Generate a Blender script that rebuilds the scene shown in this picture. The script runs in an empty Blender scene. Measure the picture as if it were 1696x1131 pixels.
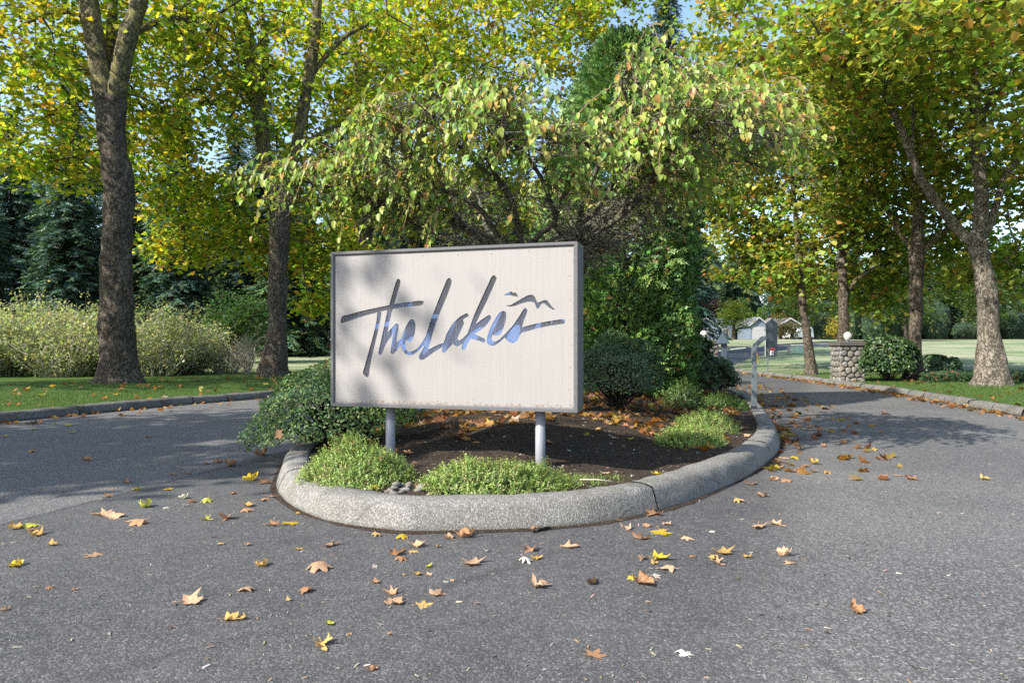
import bpy, bmesh, math, random
import numpy as np
from mathutils import Vector, Matrix
from mathutils.geometry import delaunay_2d_cdt

scene = bpy.context.scene
# ------------------------------------------------------------------ camera, sky, sun, exposure
CAMZ = 1.3
cam = bpy.data.cameras.new("camera")
cam.lens = 24.0; cam.sensor_width = 36.0; cam.shift_y = 0.0056
cam.clip_start = 0.05; cam.clip_end = 2000.0
camo = bpy.data.objects.new("camera", cam)
scene.collection.objects.link(camo)
camo.location = (0, 0, CAMZ); camo.rotation_euler = (math.radians(90), 0, 0)
scene.camera = camo

SUN_EL, SUN_TR = math.radians(38), math.radians(33)      # elevation; heading in which the light travels
world = bpy.data.worlds.new("World"); scene.world = world; world.use_nodes = True
wn = world.node_tree; bg = wn.nodes["Background"]
sky = wn.nodes.new("ShaderNodeTexSky"); sky.sky_type = 'NISHITA'; sky.sun_disc = False
sky.sun_elevation = SUN_EL
sky.sun_rotation = math.atan2(-math.cos(SUN_TR), -math.sin(SUN_TR))
sky.air_density = 1.0; sky.dust_density = 1.2; sky.ozone_density = 1.0
wn.links.new(sky.outputs[0], bg.inputs[0]); bg.inputs[1].default_value = 0.15
sl = bpy.data.lights.new("sun", 'SUN'); sl.energy = 4.3; sl.angle = math.radians(0.55); sl.color = (1.0, 0.95, 0.87)
so = bpy.data.objects.new("sun", sl); scene.collection.objects.link(so)
so.rotation_euler = Vector((math.cos(SUN_TR)*math.cos(SUN_EL), math.sin(SUN_TR)*math.cos(SUN_EL), -math.sin(SUN_EL))).to_track_quat('-Z', 'Y').to_euler()
so.location = (-20, -14, 30)
vs = scene.view_settings
vs.view_transform = 'Standard'; vs.look = 'None'; vs.gamma = 1.0; vs.use_curve_mapping = False
vs.exposure = 1.2
cy_ = scene.cycles
cy_.max_bounces = 5; cy_.diffuse_bounces = 3; cy_.transmission_bounces = 4; cy_.use_adaptive_sampling = True; cy_.adaptive_threshold = .012; cy_.use_denoising = False; cy_.glossy_bounces = 3; cy_.transparent_max_bounces = 8
cy_.caustics_reflective = False; cy_.caustics_refractive = False

# ------------------------------------------------------------------ helpers
COL = scene.collection
rng = np.random.default_rng(7)
random.seed(7)

def vnoise(P, scale=1.0, seed=0):
    """value noise in [-1, 1] at points P (n, 3)"""
    p = np.asarray(P, float)*scale + seed*17.31
    i = np.floor(p).astype(np.int64); f = p - i; f = f*f*(3-2*f)
    def h(a, b, c):
        n = (a*374761393 + b*668265263 + c*2147483647 + seed*974711) & 0xffffffff
        n = ((n ^ (n >> 13))*1274126177) & 0xffffffff
        return ((n ^ (n >> 16)) & 0xffff)/32767.5 - 1
    x, y, z = i[..., 0], i[..., 1], i[..., 2]; fx, fy, fz = f[..., 0], f[..., 1], f[..., 2]
    r = 0
    for dx in (0, 1):
        for dy in (0, 1):
            for dz in (0, 1):
                r = r + h(x+dx, y+dy, z+dz)*(fx if dx else 1-fx)*(fy if dy else 1-fy)*(fz if dz else 1-fz)
    return r
def fbm(P, scale=1.0, seed=0, oct=3):
    r = 0; a = 1
    for k in range(oct):
        r = r + a*vnoise(P, scale*2**k, seed+k); a *= .5
    return r

def smooth01(t):
    t = np.clip(t, 0, 1); return t*t*(3-2*t)
def terrain(x, y):
    """height of the land: flat at the entrance, rising gently to a plateau behind"""
    y = np.asarray(y, float); x = np.asarray(x, float)
    t = np.clip((y-38)/47.0, 0, 1)
    r = 2.1*(t*(1-.35*(1-t)))  + np.clip(y-85, 0, 400)*.004
    return r
def W(px, py, D):
    """a point D metres ahead that the survey sketch (1696 x 1131 units) puts at px, py"""
    return np.array([(px-848)/1131*D, D, CAMZ-(py-575)/1131*D])
def Gd(px, py, z=0.0):
    D = 1131*(CAMZ-z)/(py-575); return np.array([(px-848)/1131*D, D, z])

def catmull(pts, step):
    P = np.asarray(pts, float); out = []
    n = len(P)
    for i in range(n-1):
        p0 = P[max(i-1, 0)]; p1 = P[i]; p2 = P[i+1]; p3 = P[min(i+2, n-1)]
        m = max(1, int(round(np.linalg.norm(p2-p1)/step)))
        for k in range(m):
            t = k/m
            out.append(.5*((2*p1)+(-p0+p2)*t+(2*p0-5*p1+4*p2-p3)*t*t+(-p0+3*p1-3*p2+p3)*t**3))
    out.append(P[-1]); return np.array(out)

class MB:
    def __init__(s): s.v = []; s.f = []; s.n = 0
    def add(s, v, f):
        v = np.asarray(v, float).reshape(-1, 3); s.v.append(v)
        s.f += [tuple(int(i)+s.n for i in q) for q in f]; s.n += len(v); return s
    def box(s, c, d, rz=0, bev=0):
        c = np.array(c, float); d = np.array(d, float)/2
        if bev <= 0:
            v = np.array([[sx, sy, sz] for sz in (-1, 1) for sy in (-1, 1) for sx in (-1, 1)])*d
            f = [(0, 2, 3, 1), (4, 5, 7, 6), (0, 1, 5, 4), (2, 6, 7, 3), (0, 4, 6, 2), (1, 3, 7, 5)]
        else:
            b = min(bev, d.min()*.9); v = []; x, y, z = d
            ring = [(x-b, -y), (x, -y+b), (x, y-b), (x-b, y), (-x+b, y), (-x, y-b), (-x, -y+b), (-x+b, -y)]
            rin = [(x-b, -y+b), (x-b, -y+b), (x-b, y-b), (x-b, y-b), (-x+b, y-b), (-x+b, y-b), (-x+b, -y+b), (-x+b, -y+b)]
            for zz, rr in ((-z, rin), (-z+b, ring), (z-b, ring), (z, rin)):
                v += [(p[0], p[1], zz) for p in rr]
            v = np.array(v); f = []
            for k in range(3):
                for i in range(8):
                    j = (i+1) % 8; f.append((k*8+i, k*8+j, k*8+8+j, k*8+8+i))
            f += [tuple(range(7, -1, -1)), tuple(range(24, 32))]
        if rz:
            R = np.array([[math.cos(rz), -math.sin(rz), 0], [math.sin(rz), math.cos(rz), 0], [0, 0, 1]]); v = v@R.T
        return s.add(v+c, f)
    def tube(s, path, rad, sides=8, cap=True, noise=0, nscale=2., seed=0):
        P = np.asarray(path, float); n = len(P); rad = np.broadcast_to(np.asarray(rad, float), (n,))
        T = np.gradient(P, axis=0); T /= np.linalg.norm(T, axis=1)[:, None]+1e-9
        a = np.array([1., 0, 0]) if abs(T[0][0]) < .9 else np.array([0, 1., 0])
        N = np.zeros((n, 3)); N[0] = a-T[0]*(a@T[0]); N[0] /= np.linalg.norm(N[0])
        for i in range(1, n):
            v = N[i-1]-T[i]*(N[i-1]@T[i]); N[i] = v/(np.linalg.norm(v)+1e-9)
        Bn = np.cross(T, N)
        th = np.arange(sides)/sides*2*math.pi
        ring = N[:, None, :]*np.cos(th)[None, :, None]+Bn[:, None, :]*np.sin(th)[None, :, None]
        V = P[:, None, :]+ring*rad[:, None, None]
        if noise:
            q = V.reshape(-1, 3)*np.array([1, 1, .55])
            d = fbm(q, nscale, seed, 5 if sides > 20 else 3).reshape(n, sides)
            V = V+ring*(d*rad[:, None]*noise)[:, :, None]
        f = [(i*sides+k, i*sides+(k+1) % sides, (i+1)*sides+(k+1) % sides, (i+1)*sides+k) for i in range(n-1) for k in range(sides)]
        if cap:
            f += [tuple(range(sides-1, -1, -1)), tuple(range((n-1)*sides, n*sides))]
        return s.add(V.reshape(-1, 3), f)
    def lathe(s, prof, c, sides=24):
        th = np.arange(sides)/sides*2*math.pi
        V = np.array([[r*math.cos(t), r*math.sin(t), z] for r, z in prof for t in th])+np.array(c)
        f = [(i*sides+k, i*sides+(k+1) % sides, (i+1)*sides+(k+1) % sides, (i+1)*sides+k) for i in range(len(prof)-1) for k in range(sides)]
        f += [tuple(range(sides-1, -1, -1)), tuple(range((len(prof)-1)*sides, len(prof)*sides))]
        return s.add(V, f)
    def build(s, name, mat, parent=None, smooth=False, loc=None):
        me = bpy.data.meshes.new(name)
        V = np.vstack(s.v)
        if loc is not None: V = V-np.array(loc)
        me.from_pydata(V.tolist(), [], s.f)
        if smooth: me.polygons.foreach_set('use_smooth', [True]*len(me.polygons))
        me.update()
        return link(name, me, mat, parent, loc)

def link(name, me, mat, parent=None, loc=None):
    o = bpy.data.objects.new(name, me); COL.objects.link(o)
    if mat is not None and me is not None and len(me.materials) == 0: me.materials.append(mat)
    if parent is not None: o.parent = parent
    if loc is not None: o.location = loc
    return o
def empty(name, loc=(0, 0, 0), rz=0):
    o = bpy.data.objects.new(name, None); COL.objects.link(o); o.location = loc; o.rotation_euler = (0, 0, rz)
    o.empty_display_size = .2
    return o
def tag(o, label=None, cat=None, group=None, kind=None):
    if label: o['label'] = label
    if cat: o['category'] = cat
    if group: o['group'] = group
    if kind: o['kind'] = kind
    return o
def copy_tree(o, parent=None):
    c = o.copy(); COL.objects.link(c)
    if parent is not None: c.parent = parent
    for ch in list(o.children): copy_tree(ch, c)
    return c

def scatter(name, tv, tf, pos, nrm, along, size, col, mat, parent=None, loc=None):
    """many small pieces as one mesh. template lies in xy, x along the piece, z its normal."""
    pos = np.asarray(pos, float); n = len(pos); tv = np.asarray(tv, float); k = len(tv)
    Z = nrm/(np.linalg.norm(nrm, axis=1)[:, None]+1e-9)
    X = along-Z*(along*Z).sum(1)[:, None]; X /= np.linalg.norm(X, axis=1)[:, None]+1e-9
    Y = np.cross(Z, X)
    s = np.broadcast_to(np.asarray(size, float), (n,))
    V = (X[:, None, :]*tv[None, :, 0, None]+Y[:, None, :]*tv[None, :, 1, None]+Z[:, None, :]*tv[None, :, 2, None])*s[:, None, None]+pos[:, None, :]
    if loc is not None: V = V-np.array(loc)
    V = V.reshape(-1, 3)
    me = bpy.data.meshes.new(name)
    fl = np.array([len(q) for q in tf]); lo = np.concatenate([np.array(q) for q in tf])
    L = (lo[None, :]+(np.arange(n)*k)[:, None]).reshape(-1)
    tot = np.tile(fl, n); st = np.concatenate([[0], np.cumsum(tot)[:-1]])
    me.vertices.add(n*k); me.vertices.foreach_set('co', V.astype(np.float32).ravel())
    me.loops.add(len(L)); me.loops.foreach_set('vertex_index', L.astype(np.int32))
    me.polygons.add(len(tot)); me.polygons.foreach_set('loop_start', st.astype(np.int32))
    try: me.polygons.foreach_set('loop_total', tot.astype(np.int32))
    except Exception: pass
    at = me.attributes.new('tint', 'FLOAT_COLOR', 'POINT')
    c4 = np.ones((n, 4)); c4[:, :3] = col
    at.data.foreach_set('color', np.repeat(c4, k, axis=0).astype(np.float32).ravel())
    me.update(calc_edges=True)
    return link(name, me, mat, parent, loc)

def unit(n, r=rng):
    v = r.normal(size=(n, 3)); return v/np.linalg.norm(v, axis=1)[:, None]
def pick(pal, n, r=rng, jit=.15):
    """colours drawn from a weighted palette [(weight, rgb)]"""
    w = np.array([p[0] for p in pal], float); c = np.array([p[1] for p in pal])
    out = c[r.choice(len(pal), n, p=w/w.sum())]
    return np.clip(out*(1+r.normal(0, jit, (n, 1)))*(1+r.normal(0, jit*.4, (n, 3))), .003, .95)

# leaf templates (x along the leaf)
PLANE_V = [(0, 0, 0), (.12, -.30, .03), (.02, -.52, .08), (.45, -.30, .04), (.62, -.40, .07), (1, 0, -.06), (.62, .40, .07), (.45, .30, .04), (.02, .52, .08), (.12, .30, .03), (.5, 0, -.02)]
PLANE_F = [(0, 1, 2, 3, 10), (10, 3, 4, 5), (5, 6, 7, 10), (10, 7, 8, 9, 0)]
PL2_V = [(0, 0, 0), (.05, -.5, .07), (.42, -.26, .02), (.66, -.40, .06), (1, 0, -.05), (.66, .40, .06), (.42, .26, .02), (.05, .5, .07)]
PL2_F = [(0, 1, 2, 3, 4), (4, 5, 6, 7, 0)]
PL3_V = [(0, 0, 0), (.08, -.5, .08), (.66, -.36, .05), (1, 0, -.05), (.66, .36, .05), (.08, .5, .08)]
PL3_F = [(0, 1, 2, 3), (3, 4, 5, 0)]
OVAL_V = [(0, 0, 0), (.26, -.31, .10), (.66, -.25, .02), (.97, .02, -.24), (.66, .25, .04), (.26, .29, .12), (.5, 0, -.05)]
OVAL_F = [(0, 1, 2, 6), (6, 2, 3), (3, 4, 6), (6, 4, 5, 0)]
DIA_V = [(0, 0, 0), (.48, -.34, .05), (1, 0, 0), (.48, .34, .05)]
DIA_F = [(0, 1, 2, 3)]
COMB_V = [(0, .02, 0), (0, -.02, 0), (.18, -.20, -.03), (.24, -.04, 0), (.44, -.22, -.05), (.48, -.04, 0), (.70, -.16, -.06), (.74, -.03, 0), (1, 0, -.08), (.74, .03, 0), (.70, .16, -.06), (.48, .04, 0), (.44, .22, -.05), (.24, .04, 0), (.18, .20, -.03)]
COMB_F = [(1, 2, 3), (3, 4, 5), (5, 6, 7, 8), (8, 9, 10, 11), (11, 12, 13), (13, 14, 0), (0, 1, 8)]
FAN_V = [(0, 0, 0), (.55, -.42, .05), (.45, -.22, 0), (.85, -.28, .04), (.62, -.1, 0), (1, 0, .03), (.62, .1, 0), (.85, .28, .04), (.45, .22, 0), (.55, .42, .05)]
FAN_F = [(0, 1, 2), (0, 2, 3, 4), (0, 4, 5, 6), (0, 6, 7, 8), (0, 8, 9)]
def sprig_template(n=8, seed=1):
    r = np.random.default_rng(seed); v = [(0, -.012, 0), (0, .012, 0), (.95, 0, 0)]; f = [(0, 1, 2)]
    for i in range(n):
        x = .15+.8*i/n; a = r.uniform(0, 6.28); l = .2*(1.15-.5*i/n)
        d = np.array([.55, math.cos(a)*.8, math.sin(a)*.8])*l; w = np.array([.0, -math.sin(a), math.cos(a)])*.045
        b = len(v); p = np.array([x, 0, 0]); v += [tuple(p), tuple(p+d*.5-w), tuple(p+d), tuple(p+d*.5+w)]; f.append((b, b+1, b+2, b+3))
    return v, f
SPRIG_V, SPRIG_F = sprig_template()

# ------------------------------------------------------------------ materials
class NT:
    def __init__(s, name):
        s.m = bpy.data.materials.new(name); s.m.use_nodes = True; s.t = s.m.node_tree; s.t.nodes.clear()
        s.out = s.t.nodes.new('ShaderNodeOutputMaterial')
        s.geo = None
    def n(s, typ, **kw):
        nd = s.t.nodes.new('ShaderNode'+typ)
        for k, v in kw.items():
            if k.startswith('_'): setattr(nd, k[1:], v)
            else:
                key = int(k[1:]) if k[0] == 'i' and k[1:].isdigit() else k.replace('__', ' ')
                s.set(nd.inputs[key], v)
        return nd
    def set(s, inp, v):
        if isinstance(v, bpy.types.NodeSocket): s.t.links.new(v, inp)
        elif isinstance(v, bpy.types.Node): s.t.links.new(v.outputs[0], inp)
        else: inp.default_value = v
    def coord(s, scale=(1, 1, 1), kind='obj'):
        src = s.n('TexCoord').outputs['Object'] if kind == 'obj' else s.n('NewGeometry').outputs['Position']
        mp = s.n('Mapping'); s.set(mp.inputs[0], src); mp.inputs['Scale'].default_value = scale
        return mp.outputs[0]
    def noise(s, vec, scale, detail=4, rough=.6, dist=0):
        nd = s.n('TexNoise', Scale=scale, Detail=detail, Roughness=rough, Distortion=dist); s.set(nd.inputs['Vector'], vec); return nd.outputs[0]
    def voro(s, vec, scale, feature='F1', out='Distance', rand=1):
        nd = s.n('TexVoronoi', Scale=scale, Randomness=rand); nd.feature = feature; s.set(nd.inputs['Vector'], vec); return nd.outputs[out]
    def ramp(s, fac, stops):
        nd = s.n('ValToRGB'); s.set(nd.inputs[0], fac); el = nd.color_ramp.elements
        while len(el) < len(stops): el.new(.5)
        for e, (p, c) in zip(el, stops):
            e.position = p; e.color = (*c, 1) if len(c) == 3 else c
        return nd.outputs[0]
    def gray(s, fac, a, b): return s.ramp(fac, sorted([(a, (0, 0, 0)), (b, (1, 1, 1))]))
    def mix(s, fac, a, b, mode='MIX'):
        nd = s.n('MixRGB', _blend_type=mode)
        for i, v in enumerate((fac, a, b)):
            if isinstance(v, tuple) and len(v) == 3: v = (*v, 1)
            s.set(nd.inputs[i], v)
        return nd.outputs[0]
    def math(s, op, a, b=0.):
        nd = s.n('Math', _operation=op); s.set(nd.inputs[0], a); s.set(nd.inputs[1], b); return nd.outputs[0]
    def bump(s, h, strength=.4, dist=.02, normal=None):
        nd = s.n('Bump', Strength=strength, Distance=dist); s.set(nd.inputs['Height'], h)
        if normal is not None: s.set(nd.inputs['Normal'], normal)
        return nd.outputs[0]
    def pbr(s, color, rough=.7, normal=None, metal=0., spec=.4):
        p = s.n('BsdfPrincipled')
        s.set(p.inputs['Base Color'], (*color, 1) if isinstance(color, tuple) and len(color) == 3 else color)
        s.set(p.inputs['Roughness'], rough); s.set(p.inputs['Metallic'], metal); s.set(p.inputs['Specular IOR Level'], spec)
        if normal is not None: s.set(p.inputs['Normal'], normal)
        s.t.links.new(p.outputs[0], s.out.inputs[0]); return s.m

def simple(name, col, rough=.6, var=.15, scale=8., metal=0., spec=.4):
    m = NT(name); v = m.coord(); n = m.noise(v, scale, 5)
    c = m.mix(n, tuple(x*(1-var) for x in col), tuple(min(1, x*(1+var)) for x in col))
    return m.pbr(c, rough, m.bump(n, .15, .005), metal, spec)
def leafmat(name, trans=.35, gloss=.06, gr=.4, sat=1.25):
    m = NT(name); a = m.n('Attribute', _attribute_name='tint').outputs['Color']
    nz = m.noise(m.coord(kind='pos'), 35., 2); c = m.mix(m.gray(nz, .3, .7), m.mix(1., a, (.72, .72, .72), 'MULTIPLY'), a)
    d = m.n('BsdfDiffuse', Color=c); tc = m.mix(1., c, (1.2, 1.16, .5), 'MULTIPLY'); t = m.n('BsdfTranslucent', Color=tc)
    x = m.n('MixShader', Fac=trans); m.set(x.inputs[1], d.outputs[0]); m.set(x.inputs[2], t.outputs[0])
    g = m.n('BsdfGlossy', Color=(1, 1, 1, 1), Roughness=gr); y = m.n('MixShader', Fac=gloss)
    m.set(y.inputs[1], x.outputs[0]); m.set(y.inputs[2], g.outputs[0]); m.t.links.new(y.outputs[0], m.out.inputs[0])
    return m.m

M = {}
def asphalt():
    m = NT('asphalt'); v = m.coord(kind='pos')
    big = m.noise(v, .45, 5, .6); mid = m.noise(v, 6., 4, .65); fine = m.noise(v, 160., 3, .7)
    cell = m.voro(v, 105., 'F1', 'Color'); cd = m.voro(v, 105., 'F1', 'Distance')
    bw = m.n('RGBToBW'); m.set(bw.inputs[0], cell)
    # the newer, darker patch laid round the island against the older, coarser surface
    sx = m.n('SeparateXYZ'); m.set(sx.inputs[0], v); X, Y = sx.outputs[0], sx.outputs[1]
    wob = m.math('MULTIPLY', m.math('SUBTRACT', big, .5), 1.1)
    e1 = m.math('ADD', m.math('SUBTRACT', X, m.math('MULTIPLY', Y, .45)), wob)                             # right border
    r_old = m.n('MapRange', _interpolation_type='SMOOTHSTEP'); m.set(r_old.inputs[0], e1); r_old.inputs[1].default_value = -.75; r_old.inputs[2].default_value = .25
    e2 = m.math('ADD', m.math('SUBTRACT', m.math('MULTIPLY', Y, .25), X), m.math('MULTIPLY', wob, .12))     # left border
    l_old = m.n('MapRange'); m.set(l_old.inputs[0], e2); l_old.inputs[1].default_value = 4.98; l_old.inputs[2].default_value = 5.06
    old = m.math('MAXIMUM', r_old.outputs[0], l_old.outputs[0])
    base = m.mix(old, (.046, .0455, .047), (.094, .091, .088))
    base = m.mix(m.gray(big, .36, .64), m.mix(1., base, (.66, .66, .69), 'MULTIPLY'), m.mix(1., base, (1.22, 1.21, 1.18), 'MULTIPLY'))
    lane = m.noise(m.coord((.9, .12, 1), 'pos'), 1.3, 3); base = m.mix(m.math('MULTIPLY', m.gray(lane, .5, .7), .45), base, m.mix(1., base, (1.35, 1.34, 1.3), 'MULTIPLY'))
    stain = m.noise(v, 1.7, 3, .5, .6); base = m.mix(m.math('MULTIPLY', m.gray(stain, .55, .72), .6), base, (.04, .039, .04))
    base = m.mix(m.math('MULTIPLY', m.gray(mid, .45, .8), .35), base, (.13, .126, .12))
    st_hi = m.ramp(bw, [(.0, (.022, .021, .022)), (.40, (.056, .055, .055)), (.68, (.145, .142, .138)), (.88, (.30, .295, .28)), (1., (.48, .47, .44))])
    amt = m.n('MapRange'); m.set(amt.inputs[0], old); amt.inputs[3].default_value = .28; amt.inputs[4].default_value = .5
    c = m.mix(amt.outputs[0], base, st_hi)
    c = m.mix(m.math('MULTIPLY', m.gray(fine, .35, .75), .5), c, m.mix(1., c, (1.5, 1.5, 1.48), 'MULTIPLY'))
    wv_ = m.n('TexNoise', Scale=.9, Detail=4.); m.set(wv_.inputs['Vector'], v); ck = m.voro(m.mix(.25, v, wv_.outputs['Color']), .21, 'DISTANCE_TO_EDGE')
    c = m.mix(m.math('MULTIPLY', m.gray(ck, .006, .002), m.math('MULTIPLY', m.gray(big, .45, .6), .6)), c, (.03, .029, .03))
    seam = m.math('LESS_THAN', m.math('ABSOLUTE', m.math('SUBTRACT', e2, 4.98)), .014)                   # hairline seam along the left border
    c = m.mix(m.math('MULTIPLY', seam, .6), c, (.022, .021, .022))
    hgt = m.math('ADD', m.math('MULTIPLY', cd, -1.), m.math('MULTIPLY', fine, .6))
    return m.pbr(c, .78, m.bump(hgt, .55, .006), 0, .35)
M['asphalt'] = asphalt()

def kerbmat(name, tone=1., moss=.3, scale=85.):
    m = NT(name); v = m.coord(kind='pos')
    cell = m.n('RGBToBW'); m.set(cell.inputs[0], m.voro(v, scale, 'F1', 'Color')); cd = m.voro(v, scale)
    big = m.noise(v, 2.2, 5); fine = m.noise(v, 220, 3)
    c = m.ramp(cell.outputs[0], [(0, (.10*tone, .095*tone, .088*tone)), (.4, (.24*tone, .23*tone, .21*tone)), (.75, (.40*tone, .385*tone, .36*tone)), (1, (.56*tone, .54*tone, .51*tone))])
    c = m.mix(m.math('MULTIPLY', m.gray(cd, .28, .70), .9), c, (.16*tone, .155*tone, .14*tone))
    c = m.mix(m.gray(big, .42, .72), c, m.mix(1., c, (.72, .71, .68), 'MULTIPLY'))
    sz = m.n('SeparateXYZ'); m.set(sz.inputs[0], v)
    low = m.n('MapRange'); m.set(low.inputs[0], m.math('ADD', sz.outputs[2], m.math('MULTIPLY', m.math('SUBTRACT', big, .5), .08))); low.inputs[1].default_value = .035; low.inputs[2].default_value = .0
    c = m.mix(m.math('MULTIPLY', low.outputs[0], .75), c, (.055, .05, .035))
    c = m.mix(m.math('MULTIPLY', m.gray(m.noise(v, 5., 5), .58, .7), moss), c, (.075, .085, .03))
    wv_ = m.n('TexNoise', Scale=2.2, Detail=4.); m.set(wv_.inputs['Vector'], v); ck = m.voro(m.mix(.2, v, wv_.outputs['Color']), .9, 'DISTANCE_TO_EDGE'); c = m.mix(m.math('MULTIPLY', m.gray(ck, .005, .001), .45), c, (.05, .047, .042))
    c = m.mix(m.math('MULTIPLY', m.gray(m.noise(v, 1.1, 4), .52, .7), .45), c, m.mix(1., c, (.62, .60, .56), 'MULTIPLY'))
    return m.pbr(c, .9, m.bump(m.math('SUBTRACT', m.math('MULTIPLY', fine, .4), cd), .6, .006), 0, .25)
M['kerb'] = kerbmat('exposed_aggregate', .86, .28, 105.)
M['kerb_old'] = kerbmat('old_concrete', .62, .45, 60.)

def soil():
    m = NT('soil'); v = m.coord(kind='pos'); n = m.noise(v, 40, 6, .7); b = m.noise(v, 2.5, 4); cl = m.voro(v, 60)
    c = m.ramp(n, [(.25, (.022, .016, .012)), (.55, (.06, .044, .033)), (.8, (.13, .098, .073))])
    c = m.mix(m.math('MULTIPLY', m.gray(b, .5, .75), .5), c, (.10, .075, .055))
    return m.pbr(c, .95, m.bump(m.math('SUBTRACT', n, m.math('MULTIPLY', cl, .7)), 1., .03), 0, .15)
M['soil'] = soil()
def grass_ground():
    m = NT('turf'); v = m.coord(kind='pos'); n = m.noise(v, 30, 5, .7); b = m.noise(v, .35, 4); t = m.noise(v, 2.2, 4)
    sx = m.n('SeparateXYZ'); m.set(sx.inputs[0], v)
    far = m.n('MapRange'); m.set(far.inputs[0], sx.outputs[1]); far.inputs[1].default_value = 24; far.inputs[2].default_value = 42
    g = m.ramp(n, [(.3, (.028, .055, .012)), (.7, (.075, .135, .026))])
    d = m.ramp(n, [(.3, (.24, .235, .15)), (.7, (.40, .38, .26))])
    gf = m.ramp(n, [(.3, (.07, .13, .05)), (.7, (.14, .22, .085))]); g = m.mix(far.outputs[0], g, gf)
    g = m.mix(m.math('MULTIPLY', m.gray(t, .5, .8), .5), g, (.10, .12, .035))
    streak = m.noise(m.coord((.06, .5, .5), kind='pos'), 1.6, 4, .6)
    dry = m.math('MULTIPLY', far.outputs[0], m.gray(streak, .38, .60))
    c = m.mix(dry, g, d)
    return m.pbr(c, .95, m.bump(n, .8, .04), 0, .1)
M['turf'] = grass_ground()

def bark(name, c1, c2, c3, patch=.0, pc=(.22, .2, .1), scale=1.):
    m = NT(name); v = m.coord((1, 1, .55), 'pos'); n = m.noise(v, 17*scale, 6, .75, .15); b = m.noise(v, 2.6*scale, 4)
    rd = m.math('ABSOLUTE', m.math('SUBTRACT', m.noise(v, 10.*scale, 4, .7, .25), .5)); crev = m.gray(rd, .05, .0)
    sp = m.noise(v, 55*scale, 4, .7)
    c = m.ramp(n, [(.28, c1), (.52, c2), (.75, c3)])
    c = m.mix(m.math('MULTIPLY', m.gray(b, .50, .66), .5), c, c3)
    c = m.mix(m.math('MULTIPLY', m.gray(sp, .45, .75), .35), c, tuple(min(.6, x*1.5) for x in c3))
    c = m.mix(m.math('MULTIPLY', crev, .75), c, tuple(x*.4 for x in c1))
    if patch: c = m.mix(m.math('MULTIPLY', m.gray(m.noise(v, 5.5*scale, 3, .5, .2), .54, .57), patch), c, pc)
    h = m.math('SUBTRACT', m.math('ADD', n, m.math('MULTIPLY', sp, .5)), m.math('MULTIPLY', crev, .8))
    return m.pbr(c, .92, m.bump(h, .9, .05/scale), 0, .15)
M['bark'] = bark('plane_bark', (.04, .032, .023), (.115, .092, .07), (.24, .20, .155))
M['bark_up'] = bark('plane_limb_bark', (.06, .05, .03), (.14, .12, .07), (.27, .24, .14), .8, (.26, .23, .09))
M['bark_pale'] = bark('pale_bark', (.09, .075, .058), (.20, .17, .135), (.34, .30, .245))
M['bark_dark'] = bark('dark_bark', (.03, .025, .02), (.07, .055, .045), (.12, .1, .085))
M['bark_lichen'] = bark('lichen_bark', (.07, .06, .045), (.17, .155, .125), (.33, .32, .27), .6, (.20, .21, .09), 4.)
M['twig_pale'] = simple('pale_twig', (.42, .38, .31), .85, .3, 20)
M['twig_red'] = simple('red_twig', (.20, .12, .075), .8, .3, 20)
M['leaf'] = leafmat('leaf', .54, .015)
M['leaf_elm'] = leafmat('elm_leaf', .42, .02)
M['leaf_box'] = leafmat('boxwood_leaf', .22, .035, .42)
M['needle'] = leafmat('needle', .18, .03, .5)
M['blade'] = leafmat('grass_blade', .3, .03, .5)
def litter(name, c1, c2):
    m = NT(name); v = m.coord(); n = m.noise(v, 14, 5, .65, .4); oi = m.n('ObjectInfo').outputs['Random']
    c = m.ramp(n, [(.3, c1), (.7, c2)])
    hs = m.n('HueSaturation', Saturation=1.0); m.set(hs.inputs['Color'], c); m.set(hs.inputs['Value'], m.math('ADD', .78, m.math('MULTIPLY', oi, .45)))
    wv = m.n('TexWave', Scale=9., Distortion=3.); m.set(wv.inputs['Vector'], v)
    nb = m.bump(m.math('ADD', n, m.math('MULTIPLY', wv.outputs['Fac'], .25)), .5, .008)
    d = m.n('BsdfDiffuse'); m.set(d.inputs[0], hs.outputs[0]); m.set(d.inputs['Normal'], nb)
    t = m.n('BsdfTranslucent'); m.set(t.inputs[0], hs.outputs[0])
    x = m.n('MixShader', Fac=.25); m.set(x.inputs[1], d.outputs[0]); m.set(x.inputs[2], t.outputs[0]); m.t.links.new(x.outputs[0], m.out.inputs[0])
    return m.m
LIT = {'t': litter('tan_leaf', (.42, .25, .14), (.62, .43, .28)), 'b': litter('russet_leaf', (.31, .15, .075), (.53, .32, .18)),
       'g': litter('gold_leaf', (.44, .25, .07), (.64, .44, .17)), 'y': litter('yellow_leaf', (.50, .33, .03), (.68, .52, .08)),
       'l': litter('lime_leaf', (.33, .36, .05), (.52, .50, .10)), 'p': litter('pale_leaf', (.48, .42, .33), (.66, .60, .50)),
       'd': litter('dark_leaf', (.05, .035, .025), (.13, .08, .05)), 'w': litter('bleached_leaf', (.55, .53, .46), (.75, .73, .66))}

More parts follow.
